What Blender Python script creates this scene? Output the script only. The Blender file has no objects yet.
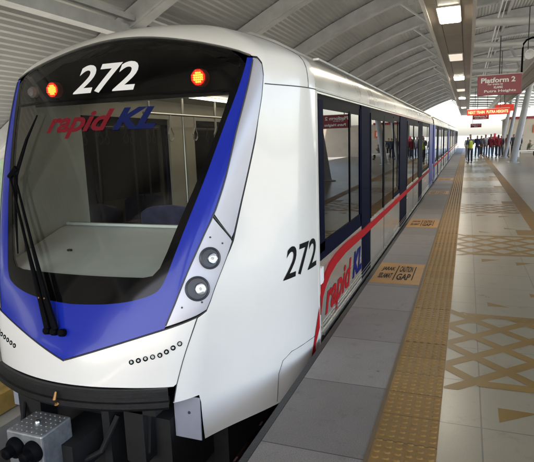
import bpy, bmesh, math, random
from mathutils import Vector, Matrix
from mathutils.geometry import delaunay_2d_cdt
random.seed(7)
R = math.radians
D = bpy.data
sc = bpy.context.scene
COL = sc.collection

# ------------------------------------------------------------------ materials
def mat(name, col=(.5, .5, .5), rough=.5, metal=0., var=0., vscale=3., bump=0., bscale=40., spec=.5,
        coat=0., emit=None, estr=0., col2=None, rvar=0., stretch=None, dirt=0.):
    m = D.materials.new(name); m.use_nodes = True
    nt = m.node_tree; N = nt.nodes; L = nt.links
    b = N['Principled BSDF']
    b.inputs['Base Color'].default_value = (*col, 1)
    b.inputs['Roughness'].default_value = rough
    b.inputs['Metallic'].default_value = metal
    b.inputs['Specular IOR Level'].default_value = spec
    b.inputs['Coat Weight'].default_value = coat
    b.inputs['Coat Roughness'].default_value = .04
    tc = N.new('ShaderNodeTexCoord'); src = tc.outputs['Object']
    if stretch:
        mp = N.new('ShaderNodeMapping'); mp.inputs['Scale'].default_value = stretch
        L.new(src, mp.inputs['Vector']); src = mp.outputs['Vector']
    if var or col2 or rvar:
        n = N.new('ShaderNodeTexNoise'); n.inputs['Scale'].default_value = vscale
        n.inputs['Detail'].default_value = 6; n.inputs['Roughness'].default_value = .6
        L.new(src, n.inputs['Vector'])
        r = N.new('ShaderNodeMapRange'); r.inputs['From Min'].default_value = .32; r.inputs['From Max'].default_value = .68
        L.new(n.outputs['Fac'], r.inputs['Value'])
        mx = N.new('ShaderNodeMix'); mx.data_type = 'RGBA'
        lo = tuple(c*(1-var) for c in col); hi = col2 if col2 else tuple(min(1, c*(1+var)) for c in col)
        mx.inputs[6].default_value = (*lo, 1); mx.inputs[7].default_value = (*hi, 1)
        L.new(r.outputs['Result'], mx.inputs[0]); L.new(mx.outputs[2], b.inputs['Base Color'])
        if rvar:
            r2 = N.new('ShaderNodeMapRange'); r2.inputs['From Min'].default_value = .3; r2.inputs['From Max'].default_value = .7
            r2.inputs['To Min'].default_value = max(0, rough-rvar); r2.inputs['To Max'].default_value = rough+rvar
            L.new(n.outputs['Fac'], r2.inputs['Value']); L.new(r2.outputs['Result'], b.inputs['Roughness'])
    if bump:
        n2 = N.new('ShaderNodeTexNoise'); n2.inputs['Scale'].default_value = bscale; n2.inputs['Detail'].default_value = 4
        L.new(src, n2.inputs['Vector'])
        bp = N.new('ShaderNodeBump'); bp.inputs['Strength'].default_value = bump; bp.inputs['Distance'].default_value = .01
        L.new(n2.outputs['Fac'], bp.inputs['Height']); L.new(bp.outputs['Normal'], b.inputs['Normal'])
    if emit:
        b.inputs['Emission Color'].default_value = (*emit, 1); b.inputs['Emission Strength'].default_value = estr
    return m

def glass(name, tint=(.8, .85, .82), ior=1.5, rough=.0, boost=0.):
    m = D.materials.new(name); m.use_nodes = True
    nt = m.node_tree; N = nt.nodes; L = nt.links
    N.remove(N['Principled BSDF']); out = N['Material Output']
    t = N.new('ShaderNodeBsdfTransparent'); t.inputs['Color'].default_value = (*tint, 1)
    g = N.new('ShaderNodeBsdfGlossy'); g.inputs['Roughness'].default_value = rough
    f = N.new('ShaderNodeFresnel'); f.inputs['IOR'].default_value = ior
    fac = f.outputs['Fac']
    if boost:
        a = N.new('ShaderNodeMath'); a.operation = 'ADD'; a.inputs[1].default_value = boost; a.use_clamp = True
        L.new(fac, a.inputs[0]); fac = a.outputs[0]
    mx = N.new('ShaderNodeMixShader'); L.new(fac, mx.inputs[0]); L.new(t.outputs[0], mx.inputs[1]); L.new(g.outputs[0], mx.inputs[2])
    L.new(mx.outputs[0], out.inputs['Surface'])
    return m

def tile_mat(name, c1, c2, w, h, mortar, mcol, rough, msize=.004, bump=.15, offset=0., spec=.5, patch=.12, clear=False, pv=.0):
    m = D.materials.new(name); m.use_nodes = True
    nt = m.node_tree; N = nt.nodes; L = nt.links; b = N['Principled BSDF']
    tc = N.new('ShaderNodeTexCoord')
    bk = N.new('ShaderNodeTexBrick'); L.new(tc.outputs['Object'], bk.inputs['Vector'])
    bk.inputs['Color1'].default_value = (*c1, 1); bk.inputs['Color2'].default_value = (*c2, 1); bk.inputs['Mortar'].default_value = (*mcol, 1)
    bk.inputs['Scale'].default_value = 1; bk.inputs['Brick Width'].default_value = w; bk.inputs['Row Height'].default_value = h
    bk.inputs['Mortar Size'].default_value = msize; bk.inputs['Mortar Smooth'].default_value = .2; bk.offset = offset; bk.inputs['Bias'].default_value = 0
    n = N.new('ShaderNodeTexNoise'); n.inputs['Scale'].default_value = 1.3; n.inputs['Detail'].default_value = 8; n.inputs['Roughness'].default_value = .65
    L.new(tc.outputs['Object'], n.inputs['Vector'])
    n2 = N.new('ShaderNodeTexNoise'); n2.inputs['Scale'].default_value = 160; n2.inputs['Detail'].default_value = 3
    L.new(tc.outputs['Object'], n2.inputs['Vector'])
    r = N.new('ShaderNodeMapRange'); r.inputs['From Min'].default_value = .3; r.inputs['From Max'].default_value = .7
    r.inputs['To Min'].default_value = 1-patch; r.inputs['To Max'].default_value = 1+patch*.4
    L.new(n.outputs['Fac'], r.inputs['Value'])
    r2 = N.new('ShaderNodeMapRange'); r2.inputs['From Min'].default_value = .3; r2.inputs['From Max'].default_value = .7
    r2.inputs['To Min'].default_value = 1-pv; r2.inputs['To Max'].default_value = 1+pv
    L.new(n2.outputs['Fac'], r2.inputs['Value'])
    mu = N.new('ShaderNodeMath'); mu.operation = 'MULTIPLY'; L.new(r.outputs[0], mu.inputs[0]); L.new(r2.outputs[0], mu.inputs[1])
    vm = N.new('ShaderNodeVectorMath'); vm.operation = 'SCALE'; L.new(bk.outputs['Color'], vm.inputs[0]); L.new(mu.outputs[0], vm.inputs['Scale'])
    vo = N.new('ShaderNodeTexVoronoi'); vo.inputs['Scale'].default_value = 2.6; L.new(tc.outputs['Object'], vo.inputs['Vector'])
    gt = N.new('ShaderNodeMapRange'); gt.inputs['From Min'].default_value = .022; gt.inputs['From Max'].default_value = .034
    gt.inputs['To Min'].default_value = .55; gt.inputs['To Max'].default_value = 1.; L.new(vo.outputs['Distance'], gt.inputs['Value'])
    n4 = N.new('ShaderNodeTexNoise'); n4.inputs['Scale'].default_value = 7; n4.inputs['Detail'].default_value = 9; n4.inputs['Roughness'].default_value = .7
    L.new(tc.outputs['Object'], n4.inputs['Vector'])
    g2 = N.new('ShaderNodeMapRange'); g2.inputs['From Min'].default_value = .56; g2.inputs['From Max'].default_value = .72
    g2.inputs['To Min'].default_value = 1.; g2.inputs['To Max'].default_value = .72; L.new(n4.outputs['Fac'], g2.inputs['Value'])
    m3 = N.new('ShaderNodeMath'); m3.operation = 'MULTIPLY'; L.new(gt.outputs[0], m3.inputs[0]); L.new(g2.outputs[0], m3.inputs[1])
    v2 = N.new('ShaderNodeVectorMath'); v2.operation = 'SCALE'; L.new(vm.outputs[0], v2.inputs[0]); L.new(m3.outputs[0], v2.inputs['Scale'])
    L.new(v2.outputs[0], b.inputs['Base Color'])
    r3 = N.new('ShaderNodeMapRange'); r3.inputs['From Min'].default_value = .3; r3.inputs['From Max'].default_value = .7
    r3.inputs['To Min'].default_value = rough*.9; r3.inputs['To Max'].default_value = rough*1.12
    L.new(n.outputs['Fac'], r3.inputs['Value']); L.new(r3.outputs[0], b.inputs['Roughness'])
    b.inputs['Specular IOR Level'].default_value = spec
    bp = N.new('ShaderNodeBump'); bp.inputs['Strength'].default_value = bump; bp.inputs['Distance'].default_value = .003; bp.invert = True
    L.new(bk.outputs['Fac'], bp.inputs['Height']); L.new(bp.outputs['Normal'], b.inputs['Normal'])
    return m

M = dict(
    white=mat('white_paint', (.83, .81, .765), .24, var=.025, vscale=1.6, coat=.5),
    white_in=mat('cab_lining', (.52, .57, .53), .5, var=.06, vscale=2),
    desk=mat('cab_desk', (.78, .82, .79), .45, var=.04, vscale=3),
    blue=mat('blue_paint', (.009, .026, .36), .2, var=.05, vscale=2, coat=.12, spec=.25),
    navy=mat('navy_paint', (.0025, .004, .018), .6, var=.1, vscale=3, spec=.03),
    blueend=mat('bright_blue_panel', (.01, .03, .25), .4, spec=.15),
    frit=mat('black_glass_border', (.003, .003, .0035), .08, spec=.22),
    matt_black=mat('matt_black_backing', (.004, .004, .004), .9, spec=.02),
    black=mat('black_rubber', (.007, .007, .008), .5, var=.3, vscale=14, bump=.2, bscale=60),
    gloss_black=mat('black_plastic', (.005, .005, .006), .5, spec=.03),
    silver=mat('silver_lilac_paint', (.47, .47, .52), .34, .25, var=.04, vscale=3, coat=.3),
    steel=mat('brushed_steel_side', (.64, .61, .54), .24, .75, var=.05, vscale=2, stretch=(1, .4, 8), rvar=.05, bump=.03, bscale=8),
    roofsteel=mat('roof_steel', (.60, .57, .51), .30, .55, var=.07, vscale=1.4, rvar=.08),
    sill=mat('door_sill_metal', (.4, .4, .38), .35, .9, var=.15, vscale=9),
    seam=mat('panel_gap', (.05, .05, .055), .6),
    red=mat('red_vinyl', (.42, .014, .018), .6, var=.05, spec=.08),
    navyink=mat('navy_vinyl', (.008, .014, .12), .6, spec=.08),
    glassred=mat('dark_red_decal', (.17, .012, .02), .6, spec=.08),
    glassnavy=mat('dark_navy_decal', (.008, .014, .075), .6, spec=.08),
    ink=mat('black_vinyl', (.008, .008, .008), .6, spec=.1),
    wht=mat('white_vinyl', (.9, .9, .9), .4),
    glass_front=glass('windscreen_glass', (.90, .95, .92), 1.48, 0., .01),
    glass_head=glass('smoked_header_glass', (.55, .55, .55), 1.5),
    glass_side=glass('side_window_glass', (.20, .23, .22), 1.6, .0, .03),
    lampred=mat('red_tail_lamp', (.8, .1, .03), .3, emit=(1, .02, .012), estr=.45),
    lamphot=mat('tail_lamp_core', (.9, .5, .1), .3, emit=(1, .26, .035), estr=.9),
    lamprim=mat('lamp_rim', (.5, .05, .03), .3),
    lampgrey=mat('headlamp_reflector', (.55, .56, .58), .12, .9, var=.2, vscale=30),
    lampdark=mat('headlamp_bowl', (.05, .052, .065), .35, .1),
    clearlens=mat('pale_lens', (.55, .6, .58), .12, coat=.6),
    brass=mat('brass_pin', (.30, .16, .06), .42, 1., var=.2, vscale=30),
    greymetal=mat('coupler_grey', (.32, .33, .34), .42, .6, var=.2, vscale=18, bump=.15, bscale=90),
    plate=mat('grey_fender_plate', (.38, .40, .47), .4, .3, var=.06, vscale=7),
    under=mat('underframe_grime', (.008, .0075, .007), .8, var=.4, vscale=8),
    seat=mat('blue_seat', (.012, .02, .10), .3, col2=(.06, .08, .22), vscale=9, coat=.5),
    interior=mat('interior_panel', (.36, .34, .28), .4, var=.05, vscale=2),
    intfloor=mat('interior_floor', (.16, .17, .18), .4, var=.15, vscale=9),
    pole=mat('grab_pole', (.30, .30, .29), .35, .8),
    strap=mat('grab_strap', (.26, .26, .24), .5),
    tube=mat('interior_tube_light', (1, .95, .85), .5, emit=(1, .9, .75), estr=.9),
    ceil=mat('ceiling_lamp_diffuser', (1, 1, .95), .5, emit=(1, .96, .84), estr=9),
    ceildim=mat('dim_lamp_diffuser', (.66, .62, .54), .4, emit=(1, .93, .8), estr=.12),  # dim panels carry a faint even glow of their own
    trunk=mat('trunking_beige', (.30, .255, .20), .45, var=.12, vscale=2, stretch=(1, .3, 1)),
    trunkedge=mat('trunking_trim', (.62, .60, .56), .4, var=.08, vscale=4),
    rib=mat('painted_rib', (.39, .40, .40), .42, var=.16, vscale=2),
    ribpale=mat('pale_tube', (.62, .64, .64), .4, var=.06),
    deck=mat('corrugated_sheet', (.34, .345, .335), .5, .1, var=.16, vscale=1.1, stretch=(1, .25, 1)),
    column=mat('column_grey', (.30, .32, .34), .4, var=.08, vscale=2),
    signred=mat('sign_red', (.26, .005, .022), .35, var=.04),
    ledred=mat('led_panel_red', (.42, .03, .02), .4, emit=(1, .05, .02), estr=.06),
    led=mat('led_text', (.8, .4, .2), .4, emit=(1, .5, .25), estr=.35),
    orange=mat('orange_sign', (.75, .12, .02), .5),
    concrete=mat('concrete', (.22, .21, .2), .8, var=.25, vscale=3, bump=.3, bscale=20),
    trackbed=mat('track_concrete', (.05, .045, .042), .85, var=.35, vscale=4, bump=.4, bscale=15),
    sleeper=mat('rusty_sleeper', (.085, .035, .025), .7, var=.4, vscale=10),
    rail=mat('running_rail', (.14, .10, .08), .4, .8, var=.3, vscale=6),
    walk=mat('walkway_concrete', (.45, .44, .40), .7, var=.15, vscale=3),
    walky=mat('walkway_yellow', (.50, .33, .09), .6, var=.25, vscale=6),
    wallb=mat('beige_wall', (.52, .46, .36), .6, var=.08, vscale=1.2),
    hill=mat('hill_green', (.025, .042, .018), .9, var=.5, vscale=.35),
    ground=mat('ground_far', (.22, .22, .19), .9, var=.3, vscale=.1),
    tactile=tile_mat('tactile_tan', (.27, .155, .048), (.23, .128, .038), 20., .30, 0, (.09, .055, .02), .5, .004, .2, 0, .25, .22, pv=.08),
    tactile_edge=mat('tactile_border', (.12, .08, .04), .6),
    tan=mat('tan_inlay_tile', (.20, .115, .024), .4, var=.15, vscale=3.5, rvar=.04, spec=.25),
    plateyel=mat('caution_tile', (.36, .17, .03), .5, var=.1, vscale=5),
    steeltrim=mat('benchsteel', (.5, .5, .5), .35, .8),
    floor=tile_mat('platform_tile', (.255, .225, .160), (.275, .243, .175), .60, .60, 0, (.15, .135, .11), .30, .005, .25, 0, .34, .10, pv=.10),
    edge=tile_mat('granite_edge', (.185, .170, .158), (.255, .236, .220), .62, .83, 0, (.06, .06, .055), .6, .004, .2, 0, .25, .2, pv=.25),
)

# ------------------------------------------------------------------ helpers
class MB:
    def __init__(s): s.v = []; s.f = []; s.mi = []
    def add(s, vs, fs, mi=0):
        o = len(s.v); s.v += [tuple(v) for v in vs]; s.f += [tuple(i+o for i in f) for f in fs]; s.mi += [mi]*len(fs); return s
    def box(s, x0, x1, y0, y1, z0, z1, mi=0, m=None):
        vs = [Vector((x, y, z)) for z in (z0, z1) for y in (y0, y1) for x in (x0, x1)]
        if m: vs = [m @ v for v in vs]
        return s.add(vs, [(0, 2, 3, 1), (4, 5, 7, 6), (0, 1, 5, 4), (2, 6, 7, 3), (0, 4, 6, 2), (1, 3, 7, 5)], mi)
    def tube(s, pts, r, n=10, mi=0, cap=True):
        pts = [Vector(p) for p in pts]; rs = r if isinstance(r, (list, tuple)) else [r]*len(pts)
        rings = []; ref = Vector((0, 0, 1))
        for i, p in enumerate(pts):
            t = (pts[min(i+1, len(pts)-1)]-pts[max(i-1, 0)]).normalized()
            a = t.cross(ref)
            if a.length < .05: a = t.cross(Vector((1, 0, 0)))
            a.normalize(); b = t.cross(a)
            rings.append([p+(a*math.cos(2*math.pi*k/n)+b*math.sin(2*math.pi*k/n))*rs[i] for k in range(n)])
        vs = [v for rg in rings for v in rg]; fs = []
        for i in range(len(pts)-1):
            for k in range(n): fs.append((i*n+k, i*n+(k+1) % n, (i+1)*n+(k+1) % n, (i+1)*n+k))
        if cap: fs.append(tuple(range(n))[::-1]); fs.append(tuple((len(pts)-1)*n+k for k in range(n)))
        return s.add(vs, fs, mi)
    def beam(s, p0, p1, w, h, mi=0, up=(0, 0, 1)):
        p0 = Vector(p0); p1 = Vector(p1); t = (p1-p0).normalized(); a = t.cross(Vector(up)).normalized(); b = a.cross(t)
        vs = [p+a*sx*w/2+b*sz*h/2 for p in (p0, p1) for sx, sz in ((-1, -1), (1, -1), (1, 1), (-1, 1))]
        return s.add(vs, [(3, 2, 1, 0), (4, 5, 6, 7), (0, 1, 5, 4), (1, 2, 6, 5), (2, 3, 7, 6), (3, 0, 4, 7)], mi)
    def prism(s, poly, y0, y1, mi=0):          # poly in (x,z)
        n = len(poly); vs = [(x, y0, z) for x, z in poly]+[(x, y1, z) for x, z in poly]
        fs = [tuple(range(n)), tuple(range(2*n-1, n-1, -1))]+[(i, i+n, (i+1) % n+n, (i+1) % n) for i in range(n)]
        return s.add(vs, fs, mi)
    def lathe(s, prof, c, ax, n=24, mi=0):       # prof (r, t) along axis
        ax = Vector(ax).normalized(); a = ax.cross(Vector((0, 0, 1)))
        if a.length < .1: a = ax.cross(Vector((1, 0, 0)))
        a.normalize(); b = ax.cross(a); c = Vector(c); vs = []; fs = []
        for r_, t in prof:
            for k in range(n): vs.append(c+ax*t+(a*math.cos(2*math.pi*k/n)+b*math.sin(2*math.pi*k/n))*r_)
        for i in range(len(prof)-1):
            for k in range(n): fs.append((i*n+k, i*n+(k+1) % n, (i+1)*n+(k+1) % n, (i+1)*n+k))
        if prof[0][0] > 1e-5: fs.append(tuple(range(n)))
        if prof[-1][0] > 1e-5: fs.append(tuple((len(prof)-1)*n+k for k in range(n))[::-1])
        return s.add(vs, fs, mi)
    def build(s, name, mats, parent=None, smooth=False, recalc=True, origin=None, bevel=0):
        me = D.meshes.new(name)
        vs = s.v
        if origin: vs = [tuple(Vector(v)-Vector(origin)) for v in vs]
        me.from_pydata(vs, [], s.f); me.validate()
        mats = mats if isinstance(mats, (list, tuple)) else [mats]
        for m in mats: me.materials.append(m)
        if len(mats) > 1 and len(me.polygons) == len(s.mi): me.polygons.foreach_set('material_index', s.mi)
        if recalc:
            bm = bmesh.new(); bm.from_mesh(me); bmesh.ops.recalc_face_normals(bm, faces=bm.faces[:]); bm.to_mesh(me); bm.free()
        o = D.objects.new(name, me); COL.objects.link(o)
        if origin: o.location = origin
        if smooth:
            me.polygons.foreach_set('use_smooth', [True]*len(me.polygons))
            me.set_sharp_from_angle(angle=R(35))
        if bevel:
            b = o.modifiers.new('b', 'BEVEL'); b.width = bevel; b.segments = 2; b.limit_method = 'ANGLE'
        if parent:
            o.parent = parent
            if origin: o.location = Vector(origin)-world_loc(parent)
            else: o.location = -world_loc(parent)
        return o
def world_loc(o):
    l = Vector((0, 0, 0))
    while o: l += o.location; o = o.parent
    return l
def tag(o, label=None, cat=None, group=None, kind=None):
    if label: o['label'] = label
    if cat: o['category'] = cat
    if group: o['group'] = group
    if kind: o['kind'] = kind
    return o
def empty(name, loc, label, cat, group=None, rz=0):
    o = D.objects.new(name, None); COL.objects.link(o); o.location = loc; o.rotation_euler = (0, 0, rz); o.empty_display_size = .1
    return tag(o, label, cat, group)
def copy_tree(o, parent=None):
    c = o.copy(); COL.objects.link(c)
    if parent: c.parent = parent
    for ch in [x for x in D.objects if x.parent == o]: copy_tree(ch, c)
    return c

_tc = {}
def text_geo(s, size=1., shear=0., bold=0., spacing=1., align='LEFT'):
    """flat text as (verts2d, tris); baseline at y=0"""
    cu = D.curves.new('t', 'FONT'); cu.body = s; cu.size = size; cu.shear = shear; cu.offset = bold; cu.space_character = spacing
    cu.align_x = align; cu.resolution_u = 4
    ob = D.objects.new('t', cu); COL.objects.link(ob)
    dg = bpy.context.evaluated_depsgraph_get(); dg.update()
    me = D.meshes.new_from_object(ob.evaluated_get(dg))
    vs = [(v.co.x, v.co.y) for v in me.vertices]; fs = [tuple(p.vertices) for p in me.polygons]
    D.objects.remove(ob); D.curves.remove(cu); D.meshes.remove(me)
    return vs, fs
def fit_text(s, x0, x1, y0, y1, **k):
    vs, fs = text_geo(s, **k)
    ax, bx = min(v[0] for v in vs), max(v[0] for v in vs); ay, by = min(v[1] for v in vs), max(v[1] for v in vs)
    return [(x0+(v[0]-ax)/(bx-ax)*(x1-x0), y0+(v[1]-ay)/(by-ay)*(y1-y0)) for v in vs], fs
def refine(vs, fs, maxlen=.05, it=3):
    bm = bmesh.new()
    bv = [bm.verts.new((x, y, 0)) for x, y in vs]
    for f in fs:
        try: bm.faces.new([bv[i] for i in f])
        except ValueError: pass
    bmesh.ops.triangulate(bm, faces=bm.faces[:])
    for _ in range(it):
        es = [e for e in bm.edges if e.calc_length() > maxlen]
        if not es: break
        bmesh.ops.subdivide_edges(bm, edges=es, cuts=1); bmesh.ops.triangulate(bm, faces=bm.faces[:])
    bm.verts.index_update()
    r = [(v.co.x, v.co.y) for v in bm.verts], [tuple(v.index for v in f.verts) for f in bm.faces]
    bm.free(); return r

# ------------------------------------------------------------------ camera
F = 517.56; pit, yaw, rol = R(9.863), R(21.217), R(-1.9867)
cp, sp, cy, sy = math.cos(pit), math.sin(pit), math.cos(yaw), math.sin(yaw)
f_ = Vector((-sy*cp, cy*cp, -sp)); r_ = Vector((cy, sy, 0)); u_ = r_.cross(f_)
r2 = r_*math.cos(rol)+u_*math.sin(rol); u2 = -r_*math.sin(rol)+u_*math.cos(rol)
cam = D.objects.new('camera', D.cameras.new('camera')); COL.objects.link(cam)
cam.matrix_world = Matrix(((r2.x, u2.x, -f_.x, 1.075), (r2.y, u2.y, -f_.y, 0), (r2.z, u2.z, -f_.z, 1.68), (0, 0, 0, 1)))
cam.data.sensor_fit = 'HORIZONTAL'; cam.data.sensor_width = 36; cam.data.lens = F/534*36
cam.data.clip_start = .05; cam.data.clip_end = 5000
sc.camera = cam

# ------------------------------------------------------------------ light
w = D.worlds.new('World'); sc.world = w; w.use_nodes = True
nt = w.node_tree; sky = nt.nodes.new('ShaderNodeTexSky'); sky.sky_type = 'NISHITA'; sky.sun_disc = False
SE, SAZ = 58, 200       # elevation; compass azimuth (0=+Y, clockwise)
sky.sun_elevation = R(SE); sky.sun_rotation = R(SAZ); sky.dust_density = 3; sky.air_density = 1.0; sky.ozone_density = .6
nt.links.new(sky.outputs[0], nt.nodes['Background'].inputs[0]); nt.nodes['Background'].inputs[1].default_value = .15
sd = Vector((math.sin(R(SAZ))*math.cos(R(SE)), math.cos(R(SAZ))*math.cos(R(SE)), math.sin(R(SE))))
sun = D.objects.new('sun', D.lights.new('sun', 'SUN')); COL.objects.link(sun)
sun.data.energy = 3.5; sun.data.angle = R(.5); sun.data.color = (1, .96, .9); sun.rotation_euler = sd.to_track_quat('Z', 'Y').to_euler()
sc.view_settings.view_transform = 'Standard'; sc.view_settings.look = 'None'; sc.view_settings.gamma = 1
sc.view_settings.exposure = 2.68
sc.view_settings.use_white_balance = True; sc.view_settings.white_balance_temperature = 7000; sc.view_settings.white_balance_tint = 13; sc.view_settings.use_curve_mapping = False
sc.cycles.max_bounces = 8; sc.cycles.diffuse_bounces = 5; sc.cycles.glossy_bounces = 4; sc.cycles.transparent_max_bounces = 16
sc.cycles.use_denoising = True; sc.cycles.sample_clamp_indirect = 6

# ------------------------------------------------------------------ setting: ground, track, platform
PX1 = 9.0; PY0, PY1 = -9., 82.
def S(name, mb, m, **k): return tag(mb.build(name, m, **k), kind='structure')
S('ground', MB().box(-1500, 1500, -1500, 2500, -6.2, -6.0), M['ground'])
S('track_bed', MB().box(-5.6, -.02, -30, 140, -1.45, -1.15), M['trackbed'])
S('platform_base', MB().box(-.02, PX1, PY0, PY1, -1.45, -.06), M['concrete'])
S('platform_floor', MB().box(.62, PX1, PY0, PY1, -.058, 0), M['floor'])
S('platform_edge_paving', MB().box(.03, .612, PY0, PY1, -.058, 0), M['edge'])
S('platform_edge_strip', MB().box(-.015, .0285, PY0, PY1, -.058, .002), M['black'])
S('edge_joint', MB().box(.612, .635, PY0, PY1, -.004, .0035), M['tactile_edge'])
# hills far left
hb = MB(); n = 60; pts = []
for i in range(n+1):
    y = -150+i*9; h = 3+3.5*math.sin(i*.37)+2.2*math.sin(i*.91+1)+1.5*math.sin(i*1.9)
    pts.append((y, h))
vs = []; fs = []
for i, (y, h) in enumerate(pts):
    vs += [(-40, y, -6), (-52+2*math.sin(i), y, h*.6), (-68, y, h+2), (-120, y, h+4), (-200, y, -6)]
for i in range(n):
    for k in range(4): a = i*5+k; fs.append((a, a+5, a+6, a+1))
S('hills', MB().add(vs, fs), M['hill'], smooth=True)

# tactile strip with raised domes
ts = MB().box(.635, .971, PY0, PY1, -.004, .004)
dv = []; df = []; k = 0; yy = 1.3
pitch = .056; nrow = 0
while yy < 46:
    for c in range(6):
        cx = .635+.028+c*pitch
        rr, r1, h = .019, .012, .0055
        seg = 8 if yy < 7 else 4
        b0 = len(dv)
        for rad, z in ((rr, .004), (r1, .004+h)):
            for q in range(seg):
                a = 2*math.pi*(q+.5)/seg; dv.append((cx+rad*1.15*math.cos(a), yy+rad*.85*math.sin(a), z))
        for q in range(seg): df.append((b0+q, b0+(q+1) % seg, b0+seg+(q+1) % seg, b0+seg+q))
        df.append(tuple(b0+seg+q for q in range(seg)))
    yy += pitch; nrow += 1
ts.add(dv, df)
S('tactile_strip', ts, M['tactile'], recalc=False)
S('tactile_strip_inner', MB().box(2.16, 2.43, 9.3, PY1, .0, .0018), M['tactile'])

# lattice inlay bands (flat tiles, each line clipped to the band)
def clip_poly(poly, x0, x1, y0, y1):
    def cl(p, f, inter):
        out = []
        for i in range(len(p)):
            a, b = p[i], p[(i+1) % len(p)]; ia, ib = f(a), f(b)
            if ia: out.append(a)
            if ia != ib: out.append(inter(a, b))
        return out
    for ax, v, sg in ((0, x0, 1), (0, x1, -1), (1, y0, 1), (1, y1, -1)):
        if not poly: return poly
        poly = cl(poly, lambda p: (p[ax]-v)*sg >= 0, lambda a, b: tuple(a[j]+(b[j]-a[j])*(v-a[ax])/(b[ax]-a[ax]) for j in (0, 1)))
    return poly
def flat(mb, poly, z):
    if len(poly) >= 3: mb.add([(x, y, z) for x, y in poly], [tuple(range(len(poly)))])
pat = MB(); pat2 = MB(); pat3 = MB(); wedge = MB()
def lattice(yb, x0=.974, x1=2.15, up=.001):
    ylo, yhi = yb+.18, yb+1.64; W = .062
    for i in range(-6, 8):
        c = yb+.43*i+.02
        sl = 1.0
        flat(pat, clip_poly([(x0-1, c-sl-W), (x1+1, c+(x1+1-x0)*sl-W), (x1+1, c+(x1+1-x0)*sl+W), (x0-1, c-sl+W)], x0, x1, ylo-.13 if i == 0 else ylo, yhi), up)
        c = yb+.43*i-.02
        flat(pat2, clip_poly([(x0-1, c+sl-W), (x0-1, c+sl+W), (x1+1, c-(x1+1-x0)*sl+W), (x1+1, c-(x1+1-x0)*sl-W)], x0, x1, ylo, yhi+(.13 if i == 4 else 0)), up+.0004)
    flat(pat3, [(x0+.16, yhi-.05), (x1, yhi-.07), (x1, yhi+.03), (x0+.12, yhi+.04)], up+.0008)
    flat(pat3, [(x0+.22, ylo-.04), (x1, ylo-.03), (x1, ylo+.07), (x0+.16, ylo+.05)], up+.0008)
    for (x, y) in ((1.30, yb-.30), (1.71, yb-.42)): flat(wedge, [(x, y), (x, y+.18), (x+.22, y+.17)], up)
    for (x, y) in ((1.31, yb+1.95), (1.73, yb+2.36)): flat(wedge, [(x, y), (x, y+.13), (x+.2, y)], up)
for k in range(-1, 13): lattice(3.39+4.17*k)
for k in range(1, 14):
    y = 3.39+4.17*k
    flat(wedge, [(1.90, y+1.78), (2.16, y+1.78), (2.16, y+2.3), (1.90, y+2.3)], .001)
S('floor_pattern', pat.add(pat2.v, pat2.f).add(pat3.v, pat3.f).add(wedge.v, wedge.f), M['tan'], recalc=False)

# caution tiles
def caution(y0, y1, label):
    t = empty('caution_tile', (.33, (y0+y1)/2, 0), label, 'floor sign', 'yellow caution tiles on the grey platform edge')
    mb = MB().box(.04, .605, y0, y1, .0, .004); mb.build('tile', M['plateyel'], t)
    tx = MB(); L = y1-y0
    def put(s, x0, x1, a, b, bold=.02):
        vs, fs = fit_text(s, x0, x1, a, b, bold=bold)
        tx.add([(x, y, .0055) for x, y in vs], fs)
    put('JARAK', .10, .26, y0+L*.54, y0+L*.78, .035); put('SELAMAT', .10, .26, y0+L*.22, y0+L*.46, .035)
    put('CAUTION', .32, .48, y0+L*.54, y0+L*.84, .035); put('GAP', .32, .48, y0+L*.16, y0+L*.46, .035)
    tx.box(.285, .297, y0+L*.14, y0+L*.86, .0052, .0058); tx.box(.50, .512, y0+L*.18, y0+L*.84, .0052, .0058)
    tx.build('lettering', M['ink'], t, recalc=False)
caution(5.93, 6.93, 'nearest yellow caution tile with black lettering beside the first train door')
caution(9.85, 10.85, 'second nearest yellow caution tile on the grey platform edge')
caution(15.6, 16.6, 'third yellow caution tile along the platform edge, small in the distance')
caution(20.5, 21.5, 'farthest yellow caution tile on the platform edge near the car joint')

# rails and sleepers
for x in (-2.08, -.645):
    S('running_rail', MB().box(x-.035, x+.035, -30, 140, -1.02, -.98).box(x-.01, x+.01, -30, 140, -1.1, -1.02).box(x-.07, x+.07, -30, 140, -1.12, -1.1), M['rail'])
sl = MB(); y = -3
while y < 24: sl.box(-2.45, -.28, y, y+.24, -1.15, -1.10); y += .62
S('track_sleepers', sl, M['sleeper'])
S('reaction_rail', MB().box(-1.55, -1.17, -30, 140, -1.10, -1.03), M['rail'])
S('walkway', MB().box(-5.6, -3.25, -30, 140, -1.14, -.80).box(-3.25, -3.0, -30, 140, -1.14, -.92), [M['walk']])
S('walkway_yellow_line', MB().box(-3.52, -3.16, -30, 140, -.90, -.70), M['walky'])
t = empty('parapet_wall', (-5.7, 30, -1.15), 'low concrete parapet wall beyond the train on the far side of the track', 'wall')
MB().box(-5.85, -5.6, -30, 140, -1.4, .55).box(-5.9, -5.55, -30, 140, .55, .65).build('wall_body', M['concrete'], t)

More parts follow.
